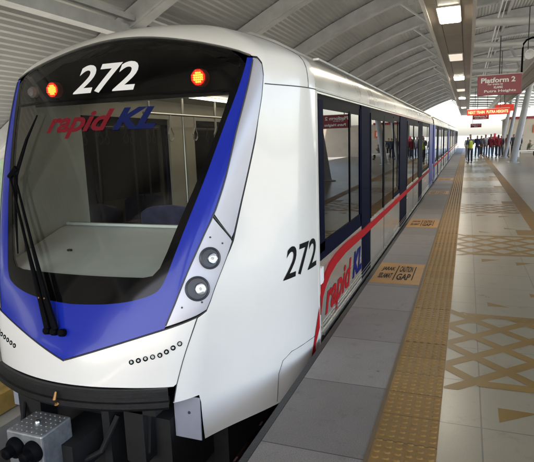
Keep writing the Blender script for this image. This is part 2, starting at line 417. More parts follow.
# ------------------------------------------------------------------ train geometry
XC = -1.3625
def pchip(ks):
    n = len(ks); h = [ks[i+1][0]-ks[i][0] for i in range(n-1)]; d = [(ks[i+1][1]-ks[i][1])/h[i] for i in range(n-1)]
    m = [d[0]]+[0 if d[i-1]*d[i] <= 0 else (2*d[i-1]*d[i]/(d[i-1]+d[i])) for i in range(1, n-1)]+[d[-1]]
    def f(x):
        if x <= ks[0][0]: return ks[0][1]
        if x >= ks[-1][0]: return ks[-1][1]
        i = 0
        while x > ks[i+1][0]: i += 1
        t = (x-ks[i][0])/h[i]; a, b = ks[i][1], ks[i+1][1]
        return (2*t**3-3*t*t+1)*a+(t**3-2*t*t+t)*h[i]*m[i]+(-2*t**3+3*t*t)*b+(t**3-t*t)*h[i]*m[i+1]
    return f
VZ = pchip([(-.6, -.6), (2.07, 2.07), (2.2, 2.2), (2.3, 2.29), (2.42, 2.37), (2.6, 2.468), (2.8, 2.545), (3.0, 2.60), (3.25, 2.635), (3.45, 2.645)])
VW = pchip([(-.6, 1.27), (-.2, 1.3), (2.07, 1.3), (2.2, 1.285), (2.3, 1.245), (2.42, 1.13), (2.6, .93), (2.8, .72), (3.0, .49), (3.25, .22), (3.45, .004)])
Y0 = pchip([(-.6, 2.46), (.07, 2.45), (.31, 2.5), (.534, 2.575), (1.3, 2.85), (2.056, 3.13), (2.228, 3.215), (2.59, 3.394), (2.8, 3.53), (3.0, 3.70), (3.25, 3.92), (3.45, 4.09)])
A1 = pchip([(-.6, .67), (.3, .67), (.534, .685), (2.228, 1.048), (2.42, .95), (2.6, .79), (2.8, .62), (3.0, .42), (3.25, .19), (3.45, .002)])
Y1 = pchip([(-.6, 2.60), (.3, 2.62), (.534, 2.667), (2.228, 3.41), (2.42, 3.50), (2.6, 3.60), (2.8, 3.71), (3.0, 3.83), (3.25, 3.98), (3.45, 4.094)])
A2 = pchip([(-.6, .83), (-.3, .83), (.57, .91), (1.03, .99), (2.2, 1.12), (2.3, 1.10), (2.42, 1.02), (2.6, .85), (2.8, .67), (3.0, .46), (3.25, .21), (3.45, .003)])
Y2 = pchip([(-.6, 2.84), (.57, 2.85), (1.03, 3.07), (2.2, 3.49), (2.42, 3.60), (2.6, 3.70), (2.8, 3.79), (3.0, 3.89), (3.25, 4.02), (3.45, 4.097)])
def plan(s, v):
    y0, a1, y1, a2, y2, a3, y3 = Y0(v), A1(v), Y1(v), A2(v), Y2(v), VW(v), 4.1
    if s <= 1: return a1*s, y0+(y1-y0)*s*s
    def bez(p, t):
        q = 1-t; return tuple(q**3*p[0][i]+3*q*q*t*p[1][i]+3*q*t*t*p[2][i]+t**3*p[3][i] for i in (0, 1))
    def nrm(a, b): L = math.hypot(a, b)+1e-9; return a/L, b/L
    d1 = nrm(a1, 2*(y1-y0)); d2 = nrm(a3-a1, y3-y1)
    if s <= 2:
        q = math.hypot(a2-a1, y2-y1)/3
        return bez(((a1, y1), (a1+d1[0]*q, y1+d1[1]*q), (a2-d2[0]*q, y2-d2[1]*q), (a2, y2)), s-1)
    q = math.hypot(a3-a2, y3-y2)/3
    return bez(((a2, y2), (a2+d2[0]*q, y2+d2[1]*q), (a3, y3-q*1.3), (a3, y3)), s-2)
def P(s, v, off=0.):
    a, y = plan(abs(s), v); p = Vector((XC+(a if s >= 0 else -a), y, VZ(v)))
    if off: p = p+NRM(s, v)*off
    return p
def NRM(s, v):
    e = .004; s = max(-2.99, min(2.99, s)); v = max(-.59, min(3.43, v))
    ds = P(s+e, v)-P(s-e, v); dv = P(s, v+e)-P(s, v-e)
    nn = ds.cross(dv); nn.normalize()
    return nn
def s_of_a(a, v):           # front face only
    return a/A1(v)

def patch(name, polys, m, parent, off=0., depth=.012, gs=.12, gv=.09, holes=(), densify=.06, smooth=True):
    """panel cut from the nose surface: polys in (s,v)"""
    mb_v = []; mb_f = []; nrms = []
    for poly in polys:
        loops = [poly]+[h for h in holes]
        pts = []; cons = []
        def inside(p, lp):
            c = False; j = len(lp)-1
            for i in range(len(lp)):
                if (lp[i][1] > p[1]) != (lp[j][1] > p[1]) and p[0] < (lp[j][0]-lp[i][0])*(p[1]-lp[i][1])/(lp[j][1]-lp[i][1])+lp[i][0]: c = not c
                j = i
            return c
        dens = []
        for lp in loops:
            out = []
            for i in range(len(lp)):
                a, b = lp[i], lp[(i+1) % len(lp)]; n = max(1, int(math.hypot(b[0]-a[0], b[1]-a[1])/densify))
                for k in range(n): out.append((a[0]+(b[0]-a[0])*k/n, a[1]+(b[1]-a[1])*k/n))
            dens.append(out)
        for out in dens:
            b0 = len(pts); pts += out; cons += [(b0+i, b0+(i+1) % len(out)) for i in range(len(out))]
        nb = len(pts)
        s0, s1 = min(p[0] for p in poly), max(p[0] for p in poly); v0, v1 = min(p[1] for p in poly), max(p[1] for p in poly)
        i = math.floor(s0/gs)
        while i*gs <= s1:
            j = math.floor(v0/gv)
            while j*gv <= v1:
                q = (i*gs, j*gv)
                if inside(q, dens[0]) and not any(inside(q, h) for h in dens[1:]):
                    if min((q[0]-p[0])**2+(q[1]-p[1])**2 for p in pts[:nb]) > (densify*.6)**2: pts.append(q)
                j += 1
            i += 1
        res = delaunay_2d_cdt([Vector(p) for p in pts], cons, [], 0, 1e-6)
        vs, fs = res[0], res[2]
        keep = []
        for f in fs:
            c = (sum(vs[k][0] for k in f)/len(f), sum(vs[k][1] for k in f)/len(f))
            if inside(c, dens[0]) and not any(inside(c, h) for h in dens[1:]): keep.append(f)
        b0 = len(mb_v)
        for q in vs: mb_v.append(P(q[0], q[1], off)); nrms.append(NRM(q[0], q[1]))
        for f in keep:
            a, b, c = (mb_v[b0+k] for k in f[:3])
            nn = (b-a).cross(c-a)
            ff = tuple(b0+k for k in f)
            if nn.dot(nrms[ff[0]]) < 0: ff = ff[::-1]
            mb_f.append(ff)
        nfront = len(mb_f)
        # boundary skirt
        if depth:
            edge = {}
            for f in keep:
                for i in range(len(f)):
                    e = (f[i], f[(i+1) % len(f)]); edge[frozenset(e)] = edge.get(frozenset(e), 0)+1
            for e, cnt in edge.items():
                if cnt == 1:
                    a, b = tuple(e); pa, pb = mb_v[b0+a], mb_v[b0+b]; na, nb_ = nrms[b0+a], nrms[b0+b]
                    side = (pb-pa).cross(na).normalized()
                    o = len(mb_v); mb_v += [pa.copy(), pb.copy(), pb-nb_*depth, pa-na*depth]; nrms += [side]*4
                    mb_f.append((o, o+1, o+2, o+3))
    me = D.meshes.new(name); me.from_pydata([tuple(v) for v in mb_v], [], mb_f)
    me.materials.append(m)
    me.polygons.foreach_set('use_smooth', [True]*len(me.polygons))
    o = D.objects.new(name, me); COL.objects.link(o)
    try: me.normals_split_custom_set_from_vertices([tuple(n_) for n_ in nrms])
    except Exception as ex: print('normals', ex)
    if parent: o.parent = parent; o.location = -world_loc(parent)
    return o
def mirror(poly): return [(-a, b) for a, b in poly][::-1]
def arc_top(s0, s1, n=14, base=2.59, k=.345, p=2.2):
    out = []
    for i in range(n+1):
        s = s0+(s1-s0)*i/n; out.append((s, base-k*abs(s)**p))
    return out   # v along arch

train = empty('metro_train', (XC, 2.45, -1.0), 'white nosed driverless metro train with blue windscreen surround standing at the platform', 'train')
T = train
# --- windscreen regions (s, v)
ARCH_OUT = lambda s: 2.585-.335*abs(s)**2.1       # outer edge of the black arch
clear = [(-.80, .845), (.70, .845), (.79, .862), (.835, .93), (.877, 1.38), (.90, 2.0), (.895, 2.022), (-.895, 2.022), (-.90, 2.0), (-.877, 1.38), (-.855, .93), (-.83, .862)]
clear_r = [(.70, .84), (.78, .852), (.825, .90), (.845, 1.0), (.877, 1.38), (.903, 2.022)]
clear = clear_r+[(-a, b) for a, b in clear_r[::-1]]
header = [(.90, 2.034), (.93, 2.13)]+[(s, ARCH_OUT(s)-.045) for s in [.93-.0775*i for i in range(25)]]+[(-.93, 2.13), (-.90, 2.034)]
def chaikin(p, it=2):
    for _ in range(it):
        q = [p[0]]
        for a, b in zip(p, p[1:]): q += [(a[0]*.75+b[0]*.25, a[1]*.75+b[1]*.25), (a[0]*.25+b[0]*.75, a[1]*.25+b[1]*.75)]
        p = q+[p[-1]]
    return p
black_r = chaikin([(0, .655), (.35, .665), (.62, .690), (.80, .728), (.895, .775), (.918, .93), (.932, 1.38), (.925, 1.76), (.945, 2.0), (.965, 2.20)])
black = [(s, b) for s, b in black_r]+[(s, ARCH_OUT(s)) for s in [.95-.079*i for i in range(1, 24)]]+[(-a, b) for a, b in black_r[:0:-1]]
patch('windscreen', [clear], M['glass_front'], T, off=-.002, depth=0)
hd = patch('header_glass', [header], M['glass_head'], T, off=-.001, depth=0)
def grow(poly, e):   # tiny gap so borders do not overlap
    cx = sum(p[0] for p in poly)/len(poly); cz = sum(p[1] for p in poly)/len(poly)
    return [(p[0]+(e if p[0] > cx else -e), p[1]+(e if p[1] > cz else -e)) for p in poly]
patch('windscreen_surround', [black], M['frit'], T, depth=.02, holes=(clear, header))
BE = [(1.0, .534), (1.13, .70), (1.205, .93), (1.27, 1.12), (1.325, 1.25), (1.31, 1.40), (1.20, 1.62), (1.09, 1.80), (1.04, 2.02), (1.035, 2.245)]   # outer edge of the blue
def be(z): return pchip([(b, a) for a, b in BE])(z)
blue_r = [(be(.534+1.711*i/24), .534+1.711*i/24) for i in range(25)]
inner = [(a, b) for a, b in black_r]
blue_poly_r = [(0, .312)]+blue_r+[(.968, 2.245)]+inner[::-1]
blue_all = [(0, .312)]+blue_r+[(.968, 2.25)]+[(a, b) for a, b in black_r[::-1]][:-1]+[(0, .655)]+[(-a, b) for a, b in black_r[1:]]+[(-.968, 2.25)]+[(-a, b) for a, b in blue_r[::-1]]
patch('blue_surround', [blue_all], M['blue'], T, off=.001)
band_r = [(be(z)+.006, z) for z in [2.245-.07*i for i in range(14)]]+[(be(1.235)+.006, 1.228), (1.97, 1.055), (2.0, 1.09), (1.99, 1.3), (2.0, 1.69), (1.97, 1.98), (1.85, 2.12), (1.62, 2.20), (1.3, 2.24)]
band_r = [(s, v) for s, v in band_r]
panel_r = [(be(z)+.008, z) for z in [1.21-.06*i for i in range(11)]]+[(1.012, .545), (1.66, .603), (1.88, .628), (1.93, .68), (2.0, 1.03), (1.97, 1.042), (1.34, 1.20)]
fascia = [(0, .165), (.6, .165), (1.24, .155), (1.31, .17), (1.67, .583), (1.0, .522), (0, .300), (-1.0, .522), (-1.67, .583), (-1.31, .17), (-1.24, .155), (-.6, .165)]
for sg in (1, -1):
    q = (lambda p: p) if sg == 1 else mirror
    patch('side_band', [q(band_r)], M['silver'], T, off=.001)
    pn = patch('lamp_panel', [q(panel_r)], M['silver'], T, off=.002)
patch('front_fascia', [fascia], M['white'], T, off=.0)
# white flanks + roof dome: one horseshoe panel
flank_r = [(1.22, .045), (1.30, .145), (1.70, .583), (1.90, .614), (1.955, .67), (2.02, 1.03), (2.015, 1.3), (2.02, 1.69), (1.99, 1.99), (1.87, 2.135), (1.64, 2.215), (1.3, 2.258), (1.0, 2.262)]
arch_pts = [(s, ARCH_OUT(s)+.012) for s in [.96-.08*i for i in range(25)]]
out = [(-3, 3.44), (-3, -.3), (-2.0, -.3), (-1.97, .04), (-1.22, .045)]
shell = [(3, -.3), (3, 3.44), (-3, 3.44), (-3, -.3), (-2.0, -.3), (-1.90, -.02), (-1.84, .04)]+[(-a, b) for a, b in flank_r]+[p for p in arch_pts[::-1]]+[(a, b) for a, b in flank_r[::-1]]+[(1.84, .04), (1.90, -.02), (2.0, -.3)]
patch('cab_shell', [shell], M['white'], T, depth=.03, gs=.10, gv=.06, densify=.05)
# rubber bead between arch and white
def strip(name, line, wid, m, parent, off=.003, n=None):
    pts = []
    for a, b in zip(line, line[1:]):
        k = max(1, int(math.hypot(b[0]-a[0], b[1]-a[1])/.05))
        for i in range(k): pts.append((a[0]+(b[0]-a[0])*i/k, a[1]+(b[1]-a[1])*i/k))
    pts.append(line[-1])
    w3 = [P(s, v, off) for s, v in pts]; nn = [NRM(s, v) for s, v in pts]
    vs = []; fs = []
    for i, p in enumerate(w3):
        t = (w3[min(i+1, len(w3)-1)]-w3[max(i-1, 0)]).normalized(); sd_ = t.cross(nn[i]).normalized()*wid/2
        vs += [p-sd_, p+sd_, p+sd_-nn[i]*.008, p-sd_-nn[i]*.008]
    for i in range(len(w3)-1):
        a = i*4; fs += [(a, a+1, a+5, a+4), (a+1, a+2, a+6, a+5), (a+3, a, a+4, a+7)]
    return vs, fs
sm = MB()
for sg in (1, -1):
    for ln, wd in (([(2.01, 2.07), (3, 2.07)], .007), ([(1.03, 2.252), (1.3, 2.249), (1.63, 2.208), (1.86, 2.128), (1.98, 1.985), (2.01, 1.69), (2.003, 1.3), (2.01, 1.035), (1.943, .675), (1.89, .62), (1.68, .59), (1.0, .528), (0, .306)], .0045),
                  ([(1.33, 1.216), (1.99, 1.048)], .007), ([(1.235, .05), (1.305, .16), (1.685, .583)], .005), ([(2.80, 2.075), (2.80, 3.3)], .005), ([(2.93, .06), (2.82, .07), (2.65, .07), (2.57, .03), (2.535, -.06), (2.52, -.28)], .0022)):
        ln = [(a*sg, b) for a, b in ln]
        sm.add(*strip('', ln, wd, None, None, off=.0025))
sm.build('panel_gaps', M['seam'], T)
bd = MB()
bd.add(*strip('', [(s, ARCH_OUT(s)+.006) for s in [-.99+.066*i for i in range(31)]], .012, None, None, off=.006))
bd.build('arch_bead', M['sill'], T)
for sg in (1, -1):
    bl = MB(); bl.add(*strip('', [(sg*a, b) for a, b in [(be(z)+.004, z) for z in [.55+.07*i for i in range(25)]]], .009, None, None, off=.0055))
    bl.build('band_gap', M['seam'], T)

# numbers and lettering on the nose
def surf_text(name, s, a0, a1, z0, z1, m, shear=.25, bold=.02, slope=0., off=.003, front=True, spacing=1.):
    vs, fs = fit_text(s, a0, a1, z0, z1, shear=shear, bold=bold, spacing=spacing)
    vs, fs = refine(vs, fs, .05)
    out = []
    for x, z in vs:
        # invert VZ by bisection for roof curvature
        zz = z+slope*(x-a0); lo, hi = -.6, 3.4
        for _ in range(30):
            mid = (lo+hi)/2
            if VZ(mid) < zz: lo = mid
            else: hi = mid
        out.append(P(s_of_a(x, lo) if front else x, lo, off))
    return MB().add(out, fs)
surf_text('', '272', -.268, .262, 2.058, 2.272, None, shear=.12, bold=.022).build('unit_number', M['wht'], T, recalc=False)
surf_text('', 'rapid', -.475, .135, 1.745, 1.94, None, shear=.35, bold=.03).build('operator_lettering', M['glassred'], T, recalc=False)
surf_text('', 'KL', .14, .465, 1.79, 1.94, None, shear=.35, bold=.045).build('operator_lettering', M['glassnavy'], T, recalc=False)
surf_text('', '272', 2.555, 2.955, .655, .895, None, shear=.06, bold=.012, front=False).build('unit_number', M['ink'], T, recalc=False)

# tail lamps behind the header glass
MB().prism([(XC+a, z) for a, z in ((-.93, 2.02), (.93, 2.02), (.93, 2.20), (.6, 2.34), (0, 2.40), (-.6, 2.34), (-.93, 2.20))], 3.45, 3.47).build('header_backing', M['matt_black'], T)
for sg in (1, -1):
    c = Vector((XC+sg*.654, 3.385, 2.138))
    lp = MB().lathe([(.062, .03), (.062, -.02), (.055, -.028), (.05, -.02)], c, (0, 1, 0), 24).build('tail_lamp', M['lamprim'], T, smooth=True)
    d = MB(); e = MB()
    for ix in range(-3, 4):
        for iz in range(-3, 4):
            x, z = ix*.0155, iz*.0155
            if x*x+z*z < .052**2:
                (d if (ix*ix+iz*iz) < 7 else e).lathe([(.0068, 0), (.0068, -.012), (0, -.014)], c+Vector((x, -.02, z)), (0, 1, 0), 8)
    MB().lathe([(.0, -.019), (.060, -.0185)], c, (0, 1, 0), 20).build('lamp_lens', M['lampred'], lp)
    d.build('led_cluster', M['lamphot'], lp); e.build('led_cluster', M['lampred'], lp)
MB().lathe([(.045, .02), (.045, -.01), (.03, -.03), (0, -.036)], (XC-.875, 3.385, 2.135), (0, 1, 0), 20).build('marker_lamp', M['clearlens'], T, smooth=True)

# headlamps
_dl = [(.728+(1.36-.728)*i/300, .327+(.434-.327)*i/300) for i in range(301)]
_ds = [0.]
for i in range(300): _ds.append(_ds[-1]+(P(*_dl[i+1])-P(*_dl[i])).length)
dotpos = [min(zip(_dl, _ds), key=lambda q: abs(q[1]-_ds[-1]*k/7))[0] for k in range(8)]
for sg in (1, -1):
    for (s, v, rr, off2) in ((1.56, .948, .072, .018), (1.52, .768, .080, .02)):
        c = P(sg*s, v, .003); nn = NRM(sg*s, v)
        h = MB().lathe([(rr, -.01), (rr, .012), (rr-.005, .016), (rr-.010, .014), (rr-.014, .006), (rr*.6, .0035), (.0, .003)], c, nn, 32).build('headlamp', M['lampdark'], T, smooth=True)
        # small bright projector lens set low right in the bowl
        t1 = nn.cross(Vector((0, 0, 1))).normalized()
        cc = c-t1*off2*sg*-1*-1+Vector((0, 0, -.004))+nn*.0
        MB().lathe([(rr*.50, .0), (rr*.50, .010), (rr*.46, .014), (rr*.40, .008), (rr*.18, .005), (0, .006)], cc, nn, 24).build('reflector', M['lampgrey'], h, smooth=True)
        MB().lathe([(rr*.14, .004), (rr*.12, .012), (0, .016)], cc, nn, 16).build('bulb', M['clearlens'], h, smooth=True)
    for s, v in ((1.42, 1.08), (1.75, 1.03), (1.30, .66), (1.72, .68)):
        b = MB(); b.lathe([(.0065, 0), (.0065, .004), (0, .005)], P(sg*s, v, .002), NRM(sg*s, v), 8)
        b.build('panel_screw', M['seam'], T)
    for i in range(8):
        s, v = dotpos[i]
        c = P(sg*s, v, .001); nn = NRM(sg*s, v)
        o = MB().lathe([(.016, -.002), (.016, .004), (.012, .004), (.0105, -.002), (0, -.002)], c, nn, 16).build('marker_led', M['gloss_black'], T)
        MB().lathe([(.0085, .0), (.007, .004), (0, .006)], c, nn, 12).build('lens', M['clearlens'], o)

# wipers
wp = MB()
def PT(s, v, o): return P(s, v, o)
w1 = [PT(-.10, .49, .03), PT(-.22, .67, .06), PT(-.46, 1.0, .06), PT(-.77, 1.49, .05)]
w2 = [PT(-.20, .49, .03), PT(-.30, .67, .055), PT(-.54, 1.0, .055), PT(-.82, 1.46, .05)]
wp.tube(w1, [.022, .02, .011, .008], 8).tube(w2, [.022, .02, .011, .008], 8)
wi = wp.build('wiper_arm', M['gloss_black'], T, smooth=True)
b = MB(); bpts = [PT(-.57, 1.92, .03), PT(-.66, 1.74, .035), PT(-.77, 1.48, .035), PT(-.755, 1.2, .03), PT(-.70, .94, .03)]
b.tube(bpts, [.005, .011, .016, .011, .005], 8)
b.tube([PT(-.74, 1.53, .05), PT(-.83, 1.46, .05)], .022, 8)
b.build('blade', M['gloss_black'], wi, smooth=True)
for s in (-.22, -.13, -.03):
    b = MB(); b.lathe([(.026, -.01), (.026, .03), (.018, .04), (0, .042)], P(s, .475, .002), NRM(s, .475), 14)
    b.build('wiper_spindle', M['gloss_black'], T, smooth=True)
for s in (-.29, -.22):
    b = MB(); b.lathe([(.007, 0), (.006, .012), (0, .014)], P(s, .675, .068), NRM(s, .675), 10)
    b.build('brass_nut', M['brass'], T, smooth=True)

# bumper beam under the fascia
bm_ = MB(); prof = [(.02, .158), (.045, .150), (.045, .118), (.035, .112), (.035, .085), (.05, .08), (.05, .045), (.03, .02), (-.03, .012), (-.06, .158)]
rings = []
for i in range(41):
    s = -1.12+2.24*i/40
    c = P(s, .1); nn = NRM(s, .1); nn = Vector((nn.x, nn.y, 0)).normalized()
    rings.append([(c.x+nn.x*o, c.y+nn.y*o, z) for o, z in prof])
n = len(prof); vs = [p for rg in rings for p in rg]; fs = [tuple(range(n)), tuple(range(40*n, 41*n))[::-1]]
for i in range(40):
    for k in range(n): fs.append((i*n+k, i*n+(k+1) % n, (i+1)*n+(k+1) % n, (i+1)*n+k))
bm_.add(vs, fs).build('bumper', M['black'], T)
MB().tube([P(.02, .13, .06), P(.02, .09, .075), P(.02, .055, .06)], [.009, .013, .015], 14).build('brass_pin', M['brass'], T, smooth=True)
# grey fender plates low on the corners
for sg in (1, -1):
    x0, x1 = sorted((XC+sg*.628, XC+sg*.828))
    pl = MB().box(x0, x1, 2.80, 2.812, -.292, .015).build('fender_plate', M['plate'], T, bevel=.003)
    MB().lathe([(.011, 0), (.009, .006), (0, .007)], (XC+sg*.745, 2.80, -.10), (0, -1, 0), 12).build('bolt', M['seam'], pl)
# underframe
u = MB()
u.box(XC-1.1, XC+1.1, 4.6, 17.3, -.85, -.12).box(XC-.75, XC+.75, 3.35, 4.6, -.85, -.12).box(XC-.62, XC+.62, 2.75, 3.35, -.75, -.15)
u.box(XC-.55, XC-.35, 2.6, 2.9, -.5, -.02).box(XC+.35, XC+.5, 2.62, 2.9, -.42, -.02)
u.box(XC-.1, XC+.14, 2.35, 2.9, -.42, -.2).box(XC+.2, XC+.26, 2.58, 2.8, -.6, 0)
u.tube([(XC+.3, 2.62, -.1), (XC+.24, 2.5, -.3), (XC+.1, 2.45, -.38)], .018, 8).tube([(XC-.5, 2.6, -.12), (XC-.4, 2.45, -.33), (XC-.2, 2.42, -.36)], .018, 8)
u.tube([(XC+.5, 2.7, -.05), (XC+.5, 2.66, -.35), (XC+.38, 2.75, -.5)], .014, 8)
u.box(XC-.6, XC+.6, 2.62, 2.8, -.06, .0)
u.build('underframe', M['under'], T)
cx0, cx1, cyf = XC-.235, XC+.055, 2.20
cb = MB().box(cx0, cx1, cyf, 2.46, -.42, -.06).build('coupler', M['greymetal'], T, bevel=.012)
tp = MB()
for i in range(6):
    for j in range(7): tp.lathe([(.008, 0), (.004, .004), (0, .004)], (cx0+.025+j*.04, cyf+.03+i*.04, -.06), (0, 0, 1), 6)
tp.build('tread_studs', M['greymetal'], cb)
for x in (cx0+.078, cx1-.072):
    MB().lathe([(.070, .0), (.070, -.012), (.062, -.03), (.04, -.045), (.034, -.09), (.02, -.10), (0, -.10)], (x, cyf, -.165), (0, 1, 0), 28).build('coupler_socket', M['gloss_black'], cb, smooth=True)
MB().lathe([(.02, 0), (.02, .014), (.013, .024), (0, .025)], (XC-.09, cyf+.12, -.06), (0, 0, 1), 14).build('cap', M['lampgrey'], cb, smooth=True)

# --- cars
SX = 1.30            # half width
section = [(SX, 2.07)]
vv = 2.07
while vv < 3.45: section.append((VW(vv), VZ(vv))); vv += .06
section = [(a, z) for a, z in section[1:]]
def car(y0, y1, bays, first, label):
    c = D.objects.new('car', None); COL.objects.link(c); c.parent = train; c.location = Vector((XC, y0, 0))-world_loc(train)
    # roof
    L = [(XC+a, z) for a, z in section]+[(XC-a, z) for a, z in section[::-1]]
    vs = []; fs = []; ys = [y0+(y1-y0)*i/12 for i in range(13)]
    for y in ys: vs += [(x, y, z) for x, z in L]
    n = len(L)
    for i in range(12):
        for k in range(n-1): fs.append((i*n+k, (i+1)*n+k, (i+1)*n+k+1, i*n+k+1))
    rf = MB().add(vs, fs)
    rf.add([(x, y1, z) for x, z in L]+[(XC, y1, 2.0)], [tuple(range(n))])
    o = rf.build('roof', M['roofsteel'], c, smooth=True)
    g = MB()
    for sg in (1, -1):
        xs = XC+sg*(SX+.012)
        g.box(min(xs, xs-sg*.03), max(xs, xs-sg*.03), y0, y1, 2.062, 2.078)
        xr = XC+sg*1.20; g.box(min(xr, xr+sg*.05), max(xr, xr+sg*.05), y0+.3, y1-.05, 2.335, 2.352)
    g.build('gutter', M['sill'], o)
    if first:
        rp = MB(); pv = [(-.86, 2.42), (-.74, 2.60), (-.5, 2.70), (.5, 2.70), (.74, 2.60), (.86, 2.42)]
        q0, q1, q2, q3 = 4.25, 4.75, 8.2, 8.5
        vs = []
        for y, k in ((q0, .0), (q1, 1), (q2, 1), (q3, 0)): vs += [(XC+x, y, 2.42+(z-2.42)*(.62+.38*k)-.05*(1-k)) for x, z in pv]
        fs = []
        for i in range(3):
            for k in range(5): fs.append((i*6+k, (i+1)*6+k, (i+1)*6+k+1, i*6+k+1))
        rp.add(vs, fs).build('roof_pod', M['white'], o, smooth=True)
    ye = y0 if not first else 4.1
    for sg in (1, -1):
        xo = XC+sg*SX; xi = XC+sg*(SX-.07)
        xa, xb = min(xo, xi), max(xo, xi)
        def bx(mb, a, b, z0, z1, pr=0., th=None):
            x1_ = xo+sg*pr; x0_ = xi if th is None else x1_-sg*th
            return mb.box(min(x1_, x0_), max(x1_, x0_), a, b, z0, z1)
        lw = MB(); bx(lw, ye, y1, -.35, .655); lw.build('lower_side', M['steel'], c)
        up = MB(); bx(up, ye, y1, 2.045, 2.085); up.build('upper_rail', M['steel'], c)
        si = MB(); bx(si, ye+.1, y1, -.02, .012, .022, .03); bx(si, ye+.1, y1, .05, .062, .008, .012); bx(si, ye+.1, y1, .09, .098, .006, .01); si.build('sill', M['sill'], c)
        hdr = MB(); bx(hdr, ye+.08, y1, 1.93, 2.045, -.012, .05); hdr.build('window_header', M['gloss_black'], c)
        inn = MB(); xq = XC+sg*(SX-.10)
        # inner lining
        inn.box(min(xq, xi), max(xq, xi), ye, y1, 0, .66); inn.box(min(xq, xi), max(xq, xi), ye, y1, 2.0, 2.22)
        posts = []
        for (kind, a, b) in bays:
            if kind == 'pillar':
                p = MB(); bx(p, a, b, .655, 2.044, .001); bx(p, a, b, -.05, .655, .004, .01); p.build('pillar', M['navy'], c)
                inn.box(min(xq, xi), max(xq, xi), a-.04, b+.04, .66, 2.0)
            elif kind == 'blue':
                p = MB(); bx(p, a, b, .655, 2.044, .001); bx(p, a, b, -.05, .655, .004, .01); p.build('end_panel', M['blueend'], c)
            elif kind == 'window':
                gl = MB(); bx(gl, a, b, .655, 2.0, -.014, .006)
                wn = gl.build('window', M['glass_side'], c)
                fr = MB(); bx(fr, a, b, .655, .80 if first and a < 5 else .72, -.004, .03); bx(fr, a, a+.16 if first and a < 5 else a+.04, .72, 2.0, -.004, .03); bx(fr, b-.05, b, .72, 2.0, -.004, .03)
                fr.build('window_frame', M['navy'], wn)
                mu = MB(); m_ = a+(b-a)*.68; bx(mu, m_-.018, m_+.018, .80, 1.95, -.006, .014); mu.build('mullion', M['gloss_black'], wn)
            elif kind == 'door':
                m_ = (a+b)/2
                for (p0, p1) in ((a, m_-.004), (m_+.004, b)):
                    dr = MB(); bx(dr, p0+.004, p1-.004, .02, .655, .010, .03)
                    d_ = dr.build('door_leaf', M['steel'], c)
                    fr = MB()
                    for e0, e1 in ((p0+.004, p0+.05), (p1-.05, p1-.004)): bx(fr, e0, e1, .655, 1.98, .010, .03)
                    bx(fr, p0+.05, p1-.05, 1.90, 1.98, .010, .03); fr.build('door_frame', M['gloss_black'], d_)
                    gl = MB(); bx(gl, p0+.05, p1-.05, .655, 1.90, .002, .006); gl.build('pane', M['glass_side'], d_)
                gp = MB(); bx(gp, m_-.008, m_+.008, .02, 1.98, .012, .004); gp.build('door_seal', M['gloss_black'], c)
        inn.build('side_lining', M['interior'], c)
        # red waistline stripe (swoops down on the leading end)
        st = MB()
        if first:
            top = [(4.105, .36), (4.18, .45), (4.28, .52), (4.45, .578), (4.7, .612), (5.1, .628), (6.02, .610), (y1-1.4, .60)]
            bot = [(4.105, .20), (4.18, .33), (4.28, .40), (4.45, .465), (4.7, .508), (5.1, .53), (6.02, .52), (y1-1.4, .52)]
        else: top = [(y0+.1, .60), (y1-.2, .60)]; bot = [(y0+.1, .52), (y1-.2, .52)]
        x = xo+sg*.0135
        # step out over the doors by riding 13 mm proud as a vinyl faced rub strip
        vs = [(x, y, z) for y, z in top]+[(x, y, z) for y, z in bot]+[(xo-sg*.005, y, z) for y, z in top]+[(xo-sg*.005, y, z) for y, z in bot]
        k = len(top); fs = []
        for i in range(k-1):
            fs += [(i, i+1, k+i+1, k+i), (i, i+1, 2*k+i+1, 2*k+i), (k+i, k+i+1, 3*k+i+1, 3*k+i)]
        st.add(vs, fs).build('red_stripe', M['red'], c)
    e = MB().box(XC-1.2, XC+1.2, y1-.10, y1-.02, -.3, .0).build('end_beam', M['under'], c)
    if first:
        fl = MB().box(XC-1.2, XC+1.2, 4.0, y1, -.05, 0).build('cabin_floor', M['intfloor'], c)
        ce = MB().box(XC-1.2, XC+1.2, 4.0, y1, 2.22, 2.25); ce.build('cabin_ceiling', M['interior'], c)
        MB().box(XC-1.2, XC+1.2, y1-.1, y1, 0, 2.22).build('end_wall', M['interior'], c)
        for x in (-1.80, -.93):
            MB().box(x-.035, x+.035, 4.6, 16, 2.18, 2.20).build('interior_light', M['tube'], c)
        rl = MB()
        for x in (-1.95, -.78):
            rl.tube([(x, 4.5, 2.0), (x, 16, 2.0)], .014, 8)
            for y in (4.6, 7.5, 10.4, 13.3, 15.9): rl.tube([(x, y, 2.0), (x, y, 2.2)], .012, 6)
        for x, y in ((-2.0, 6.2), (-.75, 6.2), (-2.0, 8.9), (-.75, 8.9), (-1.36, 7.5), (-1.36, 11), (-2.02, 5.4)): rl.tube([(x, y, 0), (x, y, 2.22)], .016, 8)
        rl.build('grab_rail', M['pole'], c, smooth=True)
        for x in (-1.95, -.78):
            for y in (5.0, 5.55, 6.1, 6.65, 7.2, 7.9, 8.6, 9.3):
                s_ = MB(); s_.box(x-.008, x+.008, y-.012, y+.012, 1.86, 1.99)
                ring = [(x, y+.055*math.sin(t_*math.pi/6)*(.55+.45*(t_ > 2 and t_ < 10)), 1.79+.075*math.cos(t_*math.pi/6)) for t_ in range(13)]
                s_.tube(ring, .008, 6, cap=False); s_.build('hand_strap', M['strap'], c, smooth=True)
